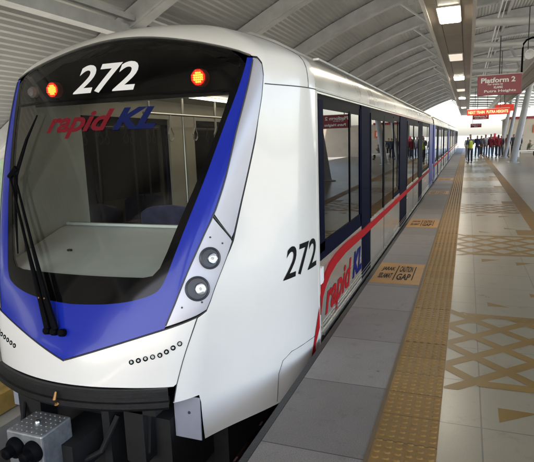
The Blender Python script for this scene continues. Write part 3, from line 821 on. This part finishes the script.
        for (x0, x1, y_) in ((-2.5, -1.72, 5.15), (-2.5, -1.72, 6.3), (-1.0, -.25, 5.15)):
            s_ = MB(); s_.prism([(x0, 0.40), (x1, .40), (x1, .47), (x0, .47)], y_-.05, y_+.42)
            n_ = 10; pr = [(x0, .47)]+[(x0+(x1-x0)*i/n_, .90+.09*math.sin(math.pi*i/n_)**.5) for i in range(n_+1)]+[(x1, .47)]
            s_.prism(pr, y_-.05, y_+.03); s_.box(x0+.1, x0+.2, y_+.1, y_+.3, 0, .4)
            s_.build('passenger_seat', M['seat'], c, bevel=.02)
        # cab desk and lining
        ck = MB()
        zs = []
        for i in range(25):
            s = -1.05+2.1*i/24; p = P(s, .835, -.02); zs.append(p)
        vs = []
        for p in zs:
            vs += [(p.x, p.y, .832), (XC+(p.x-XC)*1.62 if abs(p.x-XC) > .6 else XC+(p.x-XC)*1.62, 3.95, .945), (XC+(p.x-XC)*1.62, 3.97, .93), (XC+(p.x-XC)*1.62, 3.97, 0.)]
        fs = []
        for i in range(24):
            for k in range(3): fs.append((i*4+k, i*4+k+1, (i+1)*4+k+1, (i+1)*4+k))
        ck.add(vs, fs).box(XC-1.15, XC+1.15, 3.9, 3.935, .952, .975)
        dk = ck.build('cab_desk', M['desk'], c)
        MB().box(XC-1.16, XC+1.16, 3.94, 3.97, .962, .972).lathe([(.02, 0), (.02, .012), (0, .014)], (XC-.45, 3.15, .885), (0, 0, 1), 10).build('desk_trim', M['gloss_black'], dk)
        for sg in (1, -1):
            vs = []; 
            for v_ in (.84, 1.1, 1.4, 1.7, 2.0, 2.15):
                p = P(sg*1.03, v_, -.03); vs += [(p.x, p.y, p.z), (XC+sg*1.14, (p.y+4.25)/2, p.z), (XC+sg*1.195, 4.3, p.z)]
            fs = []
            for i in range(5):
                for k in range(2): fs.append((i*3+k, i*3+k+1, (i+1)*3+k+1, (i+1)*3+k))
            MB().add(vs, fs).build('cab_side_lining', M['white_in'], c, smooth=True)
        MB().box(XC-.9, XC+.9, 3.75, 4.6, 2.12, 2.16).build('cab_ceiling', M['white_in'], c)
    return c
bays1 = [('window', 4.18, 6.02), ('pillar', 6.02, 6.60), ('door', 6.60, 8.85), ('window', 8.85, 9.75), ('pillar', 9.75, 10.9), ('door', 10.9, 13.55), ('pillar', 13.55, 14.8), ('window', 14.8, 17.6), ('blue', 17.6, 19.3)]
car(4.1, 19.3, bays1, True, '')
def bays(y0):
    return [('blue', y0, y0+1.0), ('window', y0+1, y0+2.6), ('pillar', y0+2.6, y0+3.4), ('door', y0+3.4, y0+5.6), ('pillar', y0+5.6, y0+6.4), ('window', y0+6.4, y0+8.4), ('pillar', y0+8.4, y0+9.2),
            ('door', y0+9.2, y0+11.4), ('pillar', y0+11.4, y0+12.2), ('window', y0+12.2, y0+14.4), ('pillar', y0+14.4, y0+15.2), ('blue', y0+15.2, y0+16.2)]
for k in range(3): y0 = 19.9+16.7*k; car(y0, y0+16.2, bays(y0), False, '')
gw = MB()
for k in range(3): y0 = 19.25+16.75*k; gw.box(XC-1.0, XC+1.0, y0, y0+.75, .05, 2.4)
gw.build('gangway', M['gloss_black'], T)
# side lettering under the first window
xs = XC+SX+.0035
def side_text(s, y0, y1, z0, z1, m, **k):
    vs, fs = fit_text(s, y0, y1, z0, z1, **k)
    MB().add([(xs, y, z) for y, z in vs], fs).build('operator_lettering', m, T, recalc=False)
side_text('rapid', 4.29, 5.42, .045, .415, M['red'], shear=.35, bold=.03)
side_text('KL', 5.47, 6.00, .15, .43, M['navyink'], shear=.35, bold=.05)
sw = MB(); tpz = [(2.80, -.28), (2.86, -.1), (2.92, .08), (2.995, .28)]
for i in range(3):
    (s0, z0), (s1, z1) = tpz[i], tpz[i+1]
    sw.add([P(s0, z0, .004), P(s0, z0-.10, .004) if z0-.1 > -.29 else P(s0+.08, -.29, .004), P(s1, z1-.19, .004) if i else P(s1, z1-.17, .004), P(s1, z1, .004)], [(0, 1, 2, 3)])
sw.build('red_swoosh', M['red'], T)
MB().box(XC+SX+.001, XC+SX+.012, 4.13, 4.22, .46, .60).build('door_release_cover', M['wht'], T)
tm = MB().box(XC+SX-.02, XC+SX+.006, 4.098, 4.125, -.3, 2.06); tm.build('cab_joint_trim', M['trunkedge'], T)

# ------------------------------------------------------------------ station roof
PROF = pchip([(-10, .9), (-8.4, 1.9), (-7, 2.75), (-5.5, 3.62), (-4, 4.42), (-2.6, 5.08), (-1, 5.65), (1.2, 6.12), (3.4, 6.38), (5, 6.42), (7, 6.2), (9, 5.6), (11, 4.7), (14, 3.0)])
RX0, RX1, RY0, RY1 = -9.8, 10.2, -9.5, 66.
roof = empty('station_roof', (1, RY0, 4), 'arched station roof of corrugated sheets on grey curved ribs above train and platform', 'roof')
n = int((RX1-RX0)/.06); vs = []; fs = []
for i in range(n+1):
    x = RX0+(RX1-RX0)*i/n; z = PROF(x)+.42+(.016 if i % 2 else 0)
    for y in (RY0, RY1): vs.append((x, y, z))
for i in range(n): fs.append((2*i, 2*i+1, 2*i+3, 2*i+2))
MB().add(vs, fs).build('corrugated_deck', M['deck'], roof)
yr = 9-4.05*4
ribs = []
while yr < RY1+.1: ribs.append(yr); yr += 4.05
for y in ribs:
    rb = MB(); xsn = [RX0+(RX1-RX0)*i/30 for i in range(31)]
    def sweep(w_, za, zb):
        vs = []; fs = []
        for x in xsn:
            z = PROF(x); vs += [(x, y-w_/2, z+za), (x, y+w_/2, z+za), (x, y+w_/2, z+zb), (x, y-w_/2, z+zb)]
        for i in range(30):
            for k in range(4): fs.append((i*4+k, i*4+(k+1) % 4, (i+1)*4+(k+1) % 4, (i+1)*4+k))
        fs += [(0, 1, 2, 3), (120, 123, 122, 121)]
        rb.add(vs, fs)
    sweep(.26, .0, .40); sweep(.36, .012, .05)
    rb.build('rib', M['rib'], roof, recalc=True)
pr = MB()
for x in (2.5, 5.0, 8.2):
    z = PROF(x)+.40; pr.box(x-.05, x+.05, RY0, RY1, z-.16, z-.02)
pr.box(-5.26, -5.02, RY0, RY1, PROF(-5.1)-.10, PROF(-5.1)+.12).box(-5.0, -4.9, RY0, RY1, PROF(-5.0)+.12, PROF(-5.0)+.22)
pr.build('purlin', M['rib'], roof)
ti = []
for y in ribs[2:]:
    tt = MB().tube([(1.02, y-.3, 4.82), (7.5, y-.3, 4.42)], .11 if y < 20 else .09, 12)
    tt.build('tie_tube', M['ribpale'], roof, smooth=True)
    br = MB().beam((-.55, y, PROF(-.55)+.02), (.42, y, 4.65), .09, .12).tube([(.42, y-.3, 4.55), (-.9, y-.3, PROF(-.9)-.1)], .035, 8)
    br.box(-.72, -.55, y-.10, y+.05, PROF(-.6)-.16, PROF(-.6)+.02)
    br.build('bracket', M['rib'], roof)
cd = MB()
for x, r_, dz in ((2.05, .03, -.12), (2.2, .02, -.10), (6.2, .05, -.15)): cd.tube([(x, RY0+.2, PROF(x)+dz), (x, RY1-.2, PROF(x)+dz)], r_, 8)
cd.build('conduit', M['ribpale'], roof, smooth=True)
hg = MB()
for y in ribs[2:]:
    for x in (.42, 1.0): hg.box(x-.02, x+.02, y-.02, y+.02, 3.98, PROF(x)+.02)
hg.build('hanger_rod', M['rib'], roof)

# service trunking boxes over the platform
def trunking(x0, x1, y0, y1, z, label):
    t = empty('service_trunking', ((x0+x1)/2, y0, z), label, 'ceiling trunking')
    mb = MB(); L = 3.0; y = y0
    while y < y1:
        mb.box(x0+.03, x1-.03, y+.004, min(y+L, y1)-.004, z, z+.28); y += L
    mb.build('casing', M['trunk'], t)
    MB().box(x0+.05, x1-.05, y0+.1, y1-.1, z+.01, z+.27).build('core', M['seam'], t)
    e = MB().box(x0-.03, x0+.028, y0, y1, z-.03, z+.30).box(x1-.028, x1+.03, y0, y1, z-.03, z+.30)
    e.build('edge_trim', M['trunkedge'], t)
    l = MB().box((x0+x1)/2+.17, (x0+x1)/2+.18, y0, y1, z-.004, z+.002).box((x0+x1)/2-.18, (x0+x1)/2-.17, y0, y1, z-.004, z+.002)
    l.build('cover_joint', M['seam'], t)
    return t
trunking(.36, 1.12, RY0+.5, 62, 3.7, 'long beige overhead trunking box with ceiling lamps above the tan tactile strip')
trunking(2.78, 3.55, 16.5, 62, 3.7, 'second beige overhead trunking box farther to the right over the platform')
def lamp(x, y, lit, label, z=3.7):
    t = empty('ceiling_lamp', (x, y, z), label, 'lamp', 'ceiling lamps in the overhead trunking')
    MB().box(x-.185, x+.185, y-.62, y+.62, z-.022, z-.001).build('frame', M['trunkedge'], t)
    MB().box(x-.16, x+.16, y-.6, y+.6, z-.034, z-.022).build('diffuser', M['ceil'] if lit else M['ceildim'], t)
lamp(.725, 9.82, True, 'largest lit ceiling lamp, nearest the camera at the top of the picture')
lamp(.725, 15.1, False, 'dim ceiling lamp between the two nearest lit lamps in the trunking')
lamp(.725, 20.6, True, 'second lit ceiling lamp along the trunking, beyond the dim one')
lamp(.725, 26.2, False, 'dim ceiling lamp just beyond the second lit lamp')
lamp(.725, 32, True, 'third lit ceiling lamp, small and far along the trunking')
lamp(.725, 43.5, True, 'farthest lit ceiling lamp at the far end of the trunking')
lamp(3.17, 40, True, 'lit ceiling lamp in the right hand trunking seen below the large red sign')

# ------------------------------------------------------------------ signs
def hang_sign(x0, x1, y, z0, z1, lines, label, name='platform_sign', group=None, led=False):
    t = empty(name, ((x0+x1)/2, y, z0), label, 'sign', group)
    b = MB().box(x0, x1, y, y+.10, z0, z1).build('sign_board', M['ledred'] if led else M['signred'], t, bevel=.008)
    MB().box(x0-.012, x1+.012, y+.012, y+.088, z1, z1+.02).build('top_trim', M['trunkedge'], t)
    tx = MB()
    for (s, a, b_, c, d, bold) in lines:
        vs, fs = fit_text(s, x0+(x1-x0)*a, x0+(x1-x0)*b_, z0+(z1-z0)*c, z0+(z1-z0)*d, bold=bold)
        tx.add([(x, y-.004, z) for x, z in vs], fs)
    tx.build('lettering', M['led'] if led else M['wht'], t, recalc=False)
    return t
def ony(px, py, Y):
    pass
s1 = hang_sign(1.262, 2.232, 14, 2.585, 3.05, [('Platform 2', .08, .86, .62, .88, .03), ('For trains to', .24, .58, .50, .60, .02), ('KLANG', .38, .58, .33, .45, .03), ('Putra Heights', .16, .88, .10, .27, .02)],
               'large dark red Platform 2 sign hanging nearest the camera')
MB().tube([(1.745, 14.05, 3.05), (1.745, 14.05, 3.95)], .012, 8).build('hanger', M['seam'], s1)
MB().tube([(2.225, 14.05, 3.05), (2.225, 14.05, 3.62), (2.24, 14.05, 3.72), (2.30, 14.05, 3.80), (2.42, 14.05, 3.84), (2.9, 14.05, 3.84)], .022, 10).build('pipe_hanger', M['gloss_black'], s1, smooth=True)
s2 = hang_sign(1.03, 2.52, 22, 2.38, 2.60, [('NEXT TRAIN  PUTRA HEIGHTS', .03, .97, .25, .75, .02)], 'long red electronic display board with glowing orange text below the Platform 2 sign', 'display_board', led=True)
MB().tube([(1.4, 22.05, 2.6), (1.4, 22.05, 3.7)], .014, 6).tube([(2.2, 22.05, 2.6), (2.2, 22.05, 4.7)], .014, 6).build('hanger', M['seam'], s2)
s3 = hang_sign(1.36, 2.42, 40, 2.66, 2.96, [('Platform 2', .1, .9, .55, .85, .03), ('Putra Heights', .15, .85, .15, .4, .02)], 'small red hanging sign just under the electronic display board', group=None)
MB().tube([(1.5, 40.05, 2.96), (1.5, 40.05, 4.8)], .02, 6).tube([(2.3, 40.05, 2.96), (2.3, 40.05, 4.8)], .02, 6).build('hanger', M['seam'], s3)
s4 = hang_sign(1.32, 2.34, 57, 2.30, 2.66, [('Platform 2', .1, .9, .55, .85, .03), ('Exit', .35, .65, .15, .4, .02)], 'smallest and farthest red hanging sign above the waiting people')
MB().tube([(1.5, 57.05, 2.66), (1.5, 57.05, 4.8)], .02, 6).build('hanger', M['seam'], s4)
# further wayfinding by the right hand columns
s5 = hang_sign(3.8, 5.2, 24, 2.15, 2.75, [('Platform 2', .08, .86, .62, .88, .03), ('For trains to', .24, .58, .50, .60, .02), ('Putra Heights', .16, .88, .10, .35, .03)],
               'red hanging sign that the first side window of the train mirrors')
MB().tube([(4.1, 24.05, 2.75), (4.1, 24.05, 4.9)], .02, 6).build('hanger', M['seam'], s5)
t = empty('stair_enclosure', (6.5, 16, 0), 'dark grey stair enclosure added out of view for dark reflections in the side windows of the train', 'staircase')  # outside the camera view, added to give the train glass dark reflections
MB().add([(5.6, 9, 0), (5.6, 26, 0), (5.6, 26, 1.2), (5.6, 19, 1.2), (5.6, 9, 5.2), (5.6, 9, 4.2)]+[(5.7, 9, 0), (5.7, 26, 0), (5.7, 26, 1.2), (5.7, 19, 1.2), (5.7, 9, 5.2), (5.7, 9, 4.2)],
         [(0, 1, 2, 3, 4, 5), (11, 10, 9, 8, 7, 6), (0, 6, 7, 1), (1, 7, 8, 2), (2, 8, 9, 3), (3, 9, 10, 4), (4, 10, 11, 5), (5, 11, 6, 0)]).build('side_panel', M['column'], t)
MB().tube([(5.55, 26, 1.3), (5.55, 19, 1.3), (5.55, 9, 5.3)], .03, 8).build('handrail', M['pole'], t)
t = empty('orange_sign', (5.9, 46, 2), 'small square orange sign on the beige wall right of the slanted column', 'sign')
MB().box(5.95, 6.5, 46.9, 46.96, 1.62, 2.25).build('panel', M['orange'], t)
MB().box(6.1, 6.35, 46.88, 46.895, 1.75, 2.1).build('symbol', M['wht'], t)
t = empty('red_fascia', (4.5, 47, 3), 'long thin red strip sign along the top of the beige far wall', 'sign')
MB().box(3.9, 6.6, 46.8, 46.9, 2.72, 2.92).build('panel', M['signred'], t)
t = empty('red_banner', (2.9, 30, 3), 'bright red sign behind the columns under the large Platform 2 sign', 'sign')
MB().box(2.35, 3.25, 30, 30.1, 2.78, 3.12).build('panel', M['ledred'], t)
MB().tube([(2.8, 30.05, 3.12), (2.8, 30.05, 4.6)], .02, 6).build('hanger', M['seam'], t)

t = empty('loudspeaker', (2.33, 14, 3.5), 'small white horn loudspeaker hanging beside the black bent pipe', 'loudspeaker')
MB().lathe([(.04, .12), (.05, .02), (.11, -.06), (.12, -.10), (.10, -.10), (.03, -.02)], (2.36, 14.3, 3.52), (-.3, .9, .25), 20).build('horn', M['wht'], t, smooth=True)
MB().tube([(2.36, 14.3, 3.55), (2.36, 14.3, 4.6)], .012, 6).build('stem', M['seam'], t)

# ------------------------------------------------------------------ columns, far walls
def column(x, y, label, lean=.88, r=.17):
    t = empty('roof_column', (x, y, 0), label, 'column', 'slanted grey roof columns on the platform')
    MB().tube([(x, y, .0), (x+lean*.5, y, 2.7), (x+lean, y, 5.5), (x+lean+.08, y, PROF(x+lean)+.02)], [r*1.05, r, r*.92, r*.9], 20).build('shaft', M['column'], t, smooth=True)
    MB().lathe([(r*2, 0), (r*2, .03), (r*1.2, .06)], (x, y, .0), (0, 0, 1), 20).build('base_plate', M['column'], t)
    MB().tube([(x+lean*.7, y, 4.0), (x+lean-.9, y, 5.6), (x+lean-1.3, y, PROF(x+lean-1.3))], .08, 12).build('branch', M['column'], t, smooth=True)
column(3.5, 32.5, 'thickest slanted grey column, standing nearest the camera in front of the seated person')
column(4.0, 20.4, 'slanted grey column just beyond the right edge of the picture, added to reflect in the train windows')  # off-frame column, added only for its reflection in the train glass
column(3.45, 38.6, 'middle slanted grey column behind the standing people', r=.11)
column(3.45, 44.5, 'farthest slanted grey column behind the group of people', r=.11)

t = empty('lift_block', (7.5, 47, 0), 'beige walled block at the far right end of the platform', 'building')
MB().box(3.9, 12, 47, 51, 0, 2.7).build('wall', M['wallb'], t)
MB().box(3.8, 12.1, 46.92, 51.1, 2.7, 2.8).build('coping', M['trunkedge'], t)

t = empty('bench', (4.95, 39.9, 0), 'low pale bench under the seated person at the far right', 'bench')
MB().box(4.2, 6.2, 39.7, 40.2, .38, .46).build('seat', M['steeltrim'], t)
for x in (4.4, 5.9): MB().box(x-.05, x+.05, 39.75, 40.15, 0, .38).build('leg', M['steeltrim'], t)

# ------------------------------------------------------------------ people
skinm = mat('skin', (.30, .17, .11), .55)
hairm = mat('dark_hair', (.012, .010, .009), .5)
cloth = {}
def cm(c):
    if c not in cloth: cloth[c] = mat('cloth', c, .8, var=.12, vscale=12)
    return cloth[c]
def skin_mesh(name, verts, edges, radii, m, parent, root=0, sub=1):
    me = D.meshes.new(name); me.from_pydata(verts, edges, []); me.materials.append(m)
    o = D.objects.new(name, me); COL.objects.link(o)
    sk = o.modifiers.new('s', 'SKIN'); sk.use_smooth_shade = True
    lay = me.skin_vertices[0] if me.skin_vertices else None
    if lay is None:
        bm = bmesh.new(); bm.from_mesh(me); bm.verts.layers.skin.verify(); bm.to_mesh(me); bm.free(); lay = me.skin_vertices[0]
    for i, r_ in enumerate(radii):
        lay.data[i].radius = (r_, r_) if not isinstance(r_, tuple) else r_
        lay.data[i].use_root = (i == root)
    ss = o.modifiers.new('d', 'SUBSURF'); ss.levels = sub; ss.render_levels = sub
    o.parent = parent
    return o
def person(x, y, face, shirt, trousers, label, h=1.66, pose='stand', hair='short', hairc=None, vest=None, bag=None, arm='down', sleeves=True, lean=0):
    t = empty('person', (x, y, 0), label, 'person', 'people waiting at the far end of the platform', rz=R(face))
    k = h/1.7*.94
    J = {}
    sit = pose == 'sit'
    hip = .50 if sit else .92
    J['pel'] = (0, 0, hip); J['spi'] = (0, 0, hip+.18); J['che'] = (0, .0-lean*.3, hip+.40); J['neck'] = (0, .01-lean*.4, hip+.55); J['hd0'] = (0, -.01-lean*.5, hip+.63); J['hd1'] = (0, -.015-lean*.5, hip+.71); J['hd2'] = (0, 0-lean*.5, hip+.76)
    for s, n_ in ((1, 'L'), (-1, 'R')):
        st = .10 if s > 0 else -.04
        J['sh'+n_] = (s*.17, 0-lean*.35, hip+.49)
        if arm == 'down': el, wr = (s*.22, .03, hip+.22), (s*.21, -.07, hip-.02)
        elif arm == 'phone': el, wr = (s*.21, -.04, hip+.22), (s*.08, -.25, hip+.36)
        elif arm == 'raise' and s < 0: el, wr = (s*.36, -.10, hip+.40), (s*.52, -.18, hip+.62)
        else: el, wr = (s*.23, .02, hip+.22), (s*.20, -.14, hip+.05)
        J['el'+n_] = el; J['wr'+n_] = wr
        J['hp'+n_] = (s*.09, 0, hip-.04)
        if sit: kn, an, to = (s*.11, -.44, .48), (s*.11, -.42, .08), (s*.12, -.56, .04)
        else: kn, an, to = (s*.10, -.03+st*.3, .49), (s*.10, .02+st*.5, .08), (s*.12, -.12+st*.5, .035)
        J['kn'+n_] = kn; J['an'+n_] = an; J['to'+n_] = to
    names = []; V = []; E = []; RR = []
    def add(nm, r_, link=None):
        names.append(nm); V.append(tuple(c*k for c in J[nm])); RR.append(tuple(q*k for q in r_) if isinstance(r_, tuple) else r_*k)
        if link is not None: E.append((names.index(link), len(names)-1))
    add('pel', (.13, .10)); add('spi', (.115, .085), 'pel'); add('che', (.14, .095), 'spi'); add('neck', .052, 'che'); add('hd0', (.07, .08), 'neck'); add('hd1', (.078, .095), 'hd0'); add('hd2', (.065, .08), 'hd1')
    for n_ in 'LR':
        add('sh'+n_, .055, 'che'); add('el'+n_, .04, 'sh'+n_); add('wr'+n_, .026, 'el'+n_)
        add('hp'+n_, .085, 'pel'); add('kn'+n_, .055, 'hp'+n_); add('an'+n_, .038, 'kn'+n_); add('to'+n_, .034, 'an'+n_)
        # hand: palm, four fingers and thumb
        w_ = Vector(J['wr'+n_]); d = (w_-Vector(J['el'+n_])).normalized(); side = d.cross(Vector((0, 1, .2))).normalized()
        pm = w_+d*.06; J['pa'+n_] = tuple(pm); add('pa'+n_, (.026, .018), 'wr'+n_)
        for q in range(4):
            a = pm+side*(q-1.5)*.019+d*.04; b = a+d*(.034-.006*abs(q-1.2))+Vector((0, -.012, 0))
            J[f'f{q}{n_}'] = tuple(a); J[f'g{q}{n_}'] = tuple(b); add(f'f{q}{n_}', .009, 'pa'+n_); add(f'g{q}{n_}', .008, f'f{q}{n_}')
        a = w_+d*.03+side*.035; b = a+d*.035+side*.01; J['th'+n_] = tuple(a); J['ti'+n_] = tuple(b); add('th'+n_, .010, 'pa'+n_); add('ti'+n_, .008, 'th'+n_)
    skin_mesh('body', V, E, RR, skinm, t)
    # nose, as part of the hair/face set kept small
    def sub(nm, items, links, m):
        vs = [tuple(c*k for c in J[i]) if isinstance(i, str) else tuple(c*k for c in i) for i, _ in items]
        rs = [tuple(q*k for q in r_) if isinstance(r_, tuple) else r_*k for _, r_ in items]
        return skin_mesh(nm, vs, links, rs, m, t)
    mid = lambda a, b, f: tuple(J[a][i]+(J[b][i]-J[a][i])*f for i in range(3))
    it_ = [((0, 0, hip-.10), .155), ((0, 0, hip+.02), .152), ('spi', .145), ('che', (.175, .135)), (mid('che', 'neck', .75), (.085, .08))]
    lk = [(0, 1), (1, 2), (2, 3), (3, 4)]
    for n_ in 'LR':
        b = len(it_); it_ += [('sh'+n_, .078), ('el'+n_, .06), (mid('el'+n_, 'wr'+n_, .85 if sleeves else .05), .045)]; lk += [(3, b), (b, b+1), (b+1, b+2)]
    sub('shirt', it_, lk, cm(shirt))
    if vest:
        sub('safety_vest', [((0, 0, hip-.06), .165), ((0, 0, hip+.06), .165), ('spi', .160), ('che', (.19, .155)), (mid('che', 'neck', .6), (.12, .11))], [(0, 1), (1, 2), (2, 3), (3, 4)], cm(vest))
        sub('reflective_band', [((0, 0, hip+.13), .175), ((0, 0, hip+.22), .175)], [(0, 1)], cm((.75, .75, .72)))
    it_ = [((0, 0, hip+.04), .10)]; lk = []
    for n_ in 'LR':
        b = len(it_); it_ += [('hp'+n_, .09), ('kn'+n_, .07), (mid('kn'+n_, 'an'+n_, .92), .06)]; lk += [(0, b), (b, b+1), (b+1, b+2)]
    sub('trousers', it_, lk, cm(trousers))
    for n_ in 'LR': sub('shoe', [('an'+n_, .048), ('to'+n_, .045)], [(0, 1)], cm((.02, .02, .02)))
    hc = cm(hairc) if hairc else hairm
    h1, h2 = Vector(J['hd1']), Vector(J['hd2'])
    if hair == 'short': sub('hair', [(tuple(h1+Vector((0, .035, -.01))), (.075, .07)), (tuple(h2+Vector((0, .012, .018))), (.076, .085))], [(0, 1)], hc)
    elif hair == 'long': sub('hair', [(tuple(h1+Vector((0, .07, -.28))), (.06, .035)), (tuple(h1+Vector((0, .05, -.08))), (.082, .06)), (tuple(h2+Vector((0, .015, .02))), (.08, .09))], [(0, 1), (1, 2)], hc)
    elif hair == 'scarf': sub('headscarf', [(tuple(h1+Vector((0, .04, -.24))), (.15, .10)), (tuple(h1+Vector((0, .035, -.07))), (.095, .085)), (tuple(h2+Vector((0, .015, .03))), (.088, .09))], [(0, 1), (1, 2)], hc)
    elif hair == 'cap': sub('cap', [(tuple(h2+Vector((0, -.12, -.01))), (.05, .02)), (tuple(h2+Vector((0, .005, .02))), (.086, .09))], [(0, 1)], hc)
    fm = MB()
    for s in (-1, 1):
        fm.lathe([(.011, 0), (.008, .005), (0, .006)], (s*.03*k, (h1.y-.088)*k, (h1.z+.005)*k), (0, -1, 0), 8)
    fm.box(-.022*k, .022*k, (h1.y-.088)*k, (h1.y-.08)*k, (h1.z-.055)*k, (h1.z-.046)*k)
    e = fm.build('face_features', hairm); e.parent = t
    fn = MB().tube([(0, (h1.y-.082)*k, (h1.z)*k), (0, (h1.y-.108)*k, (h1.z-.025)*k)], [.007, .013], 8).build('nose', skinm); fn.parent = t
    if bag:
        bg = D.objects.new('backpack', D.meshes.new('backpack')) if False else None
        sub('backpack', [((0, .17, hip+.08), (.13, .075)), ((0, .18, hip+.30), (.14, .085)), ((0, .16, hip+.45), (.10, .06))], [(0, 1), (1, 2)], cm(bag))
    return t
person(1.24, 32.0, 200, (.10, .11, .14), (.02, .02, .03), 'person in a bright yellow green safety vest and dark trousers standing nearest on the platform', h=1.72, vest=(.45, .55, .05), hair='cap', hairc=(.02, .02, .03), arm='phone')
person(1.10, 37.0, 30, (.42, .45, .44), (.16, .17, .18), 'person in pale grey clothes half hidden behind the safety vest', h=1.6)
person(1.72, 39.4, 160, (.025, .03, .07), (.02, .025, .05), 'person in dark navy clothes with folded arms just right of the safety vest', h=1.66, arm='phone')
person(2.28, 40.2, 20, (.25, .25, .28), (.06, .09, .18), 'person in grey top and blue jeans at the left of the dense group', h=1.72, bag=(.03, .02, .03))
person(2.58, 39.2, -30, (.20, .02, .04), (.05, .08, .16), 'person carrying a black backpack in a dark red top and jeans, seen from behind', h=1.62, bag=(.015, .015, .02))
person(2.92, 41.5, 150, (.30, .04, .06), (.03, .03, .04), 'person wearing a bright red headscarf and black trousers in the group', h=1.78, hair='scarf', hairc=(.55, .05, .10))
person(3.04, 39.0, 200, (.20, .01, .02), (.02, .02, .03), 'person in a deep red jacket and black trousers at the right of the dense group', h=1.68, hair='long')
person(3.62, 39.3, 120, (.12, .02, .03), (.035, .03, .025), 'person in a maroon shirt and brown trousers standing apart in front of the dark columns', h=1.66, arm='phone')
person(4.02, 39.4, 170, (.02, .035, .06), (.015, .02, .04), 'person in dark blue clothes raising one arm beside the slanted column', h=1.66, arm='raise')
person(4.45, 41.0, 180, (.02, .02, .025), (.015, .015, .02), 'person in black clothes partly hidden behind the thickest column', h=1.68)
person(5.0, 40.0, 100, (.12, .12, .07), (.10, .09, .07), 'person in olive clothes sitting on the bench at the far right', h=1.62, pose='sit', lean=.2, arm='phone')
person(2.05, 42.6, 40, (.04, .04, .05), (.03, .03, .04), 'person in dark grey clothes at the back left of the dense group', h=1.64)
person(2.72, 42.8, 190, (.05, .05, .07), (.02, .02, .03), 'person in charcoal top standing behind the red headscarf', h=1.74, hair='long')
person(3.32, 40.6, -40, (.03, .03, .035), (.03, .035, .05), 'person in black with a dark backpack between the red jacket and the maroon shirt', h=1.62, bag=(.02, .02, .03))
person(4.22, 42.2, 100, (.10, .10, .11), (.03, .03, .03), 'person in grey standing close behind the one with the raised arm', h=1.6, arm='phone')
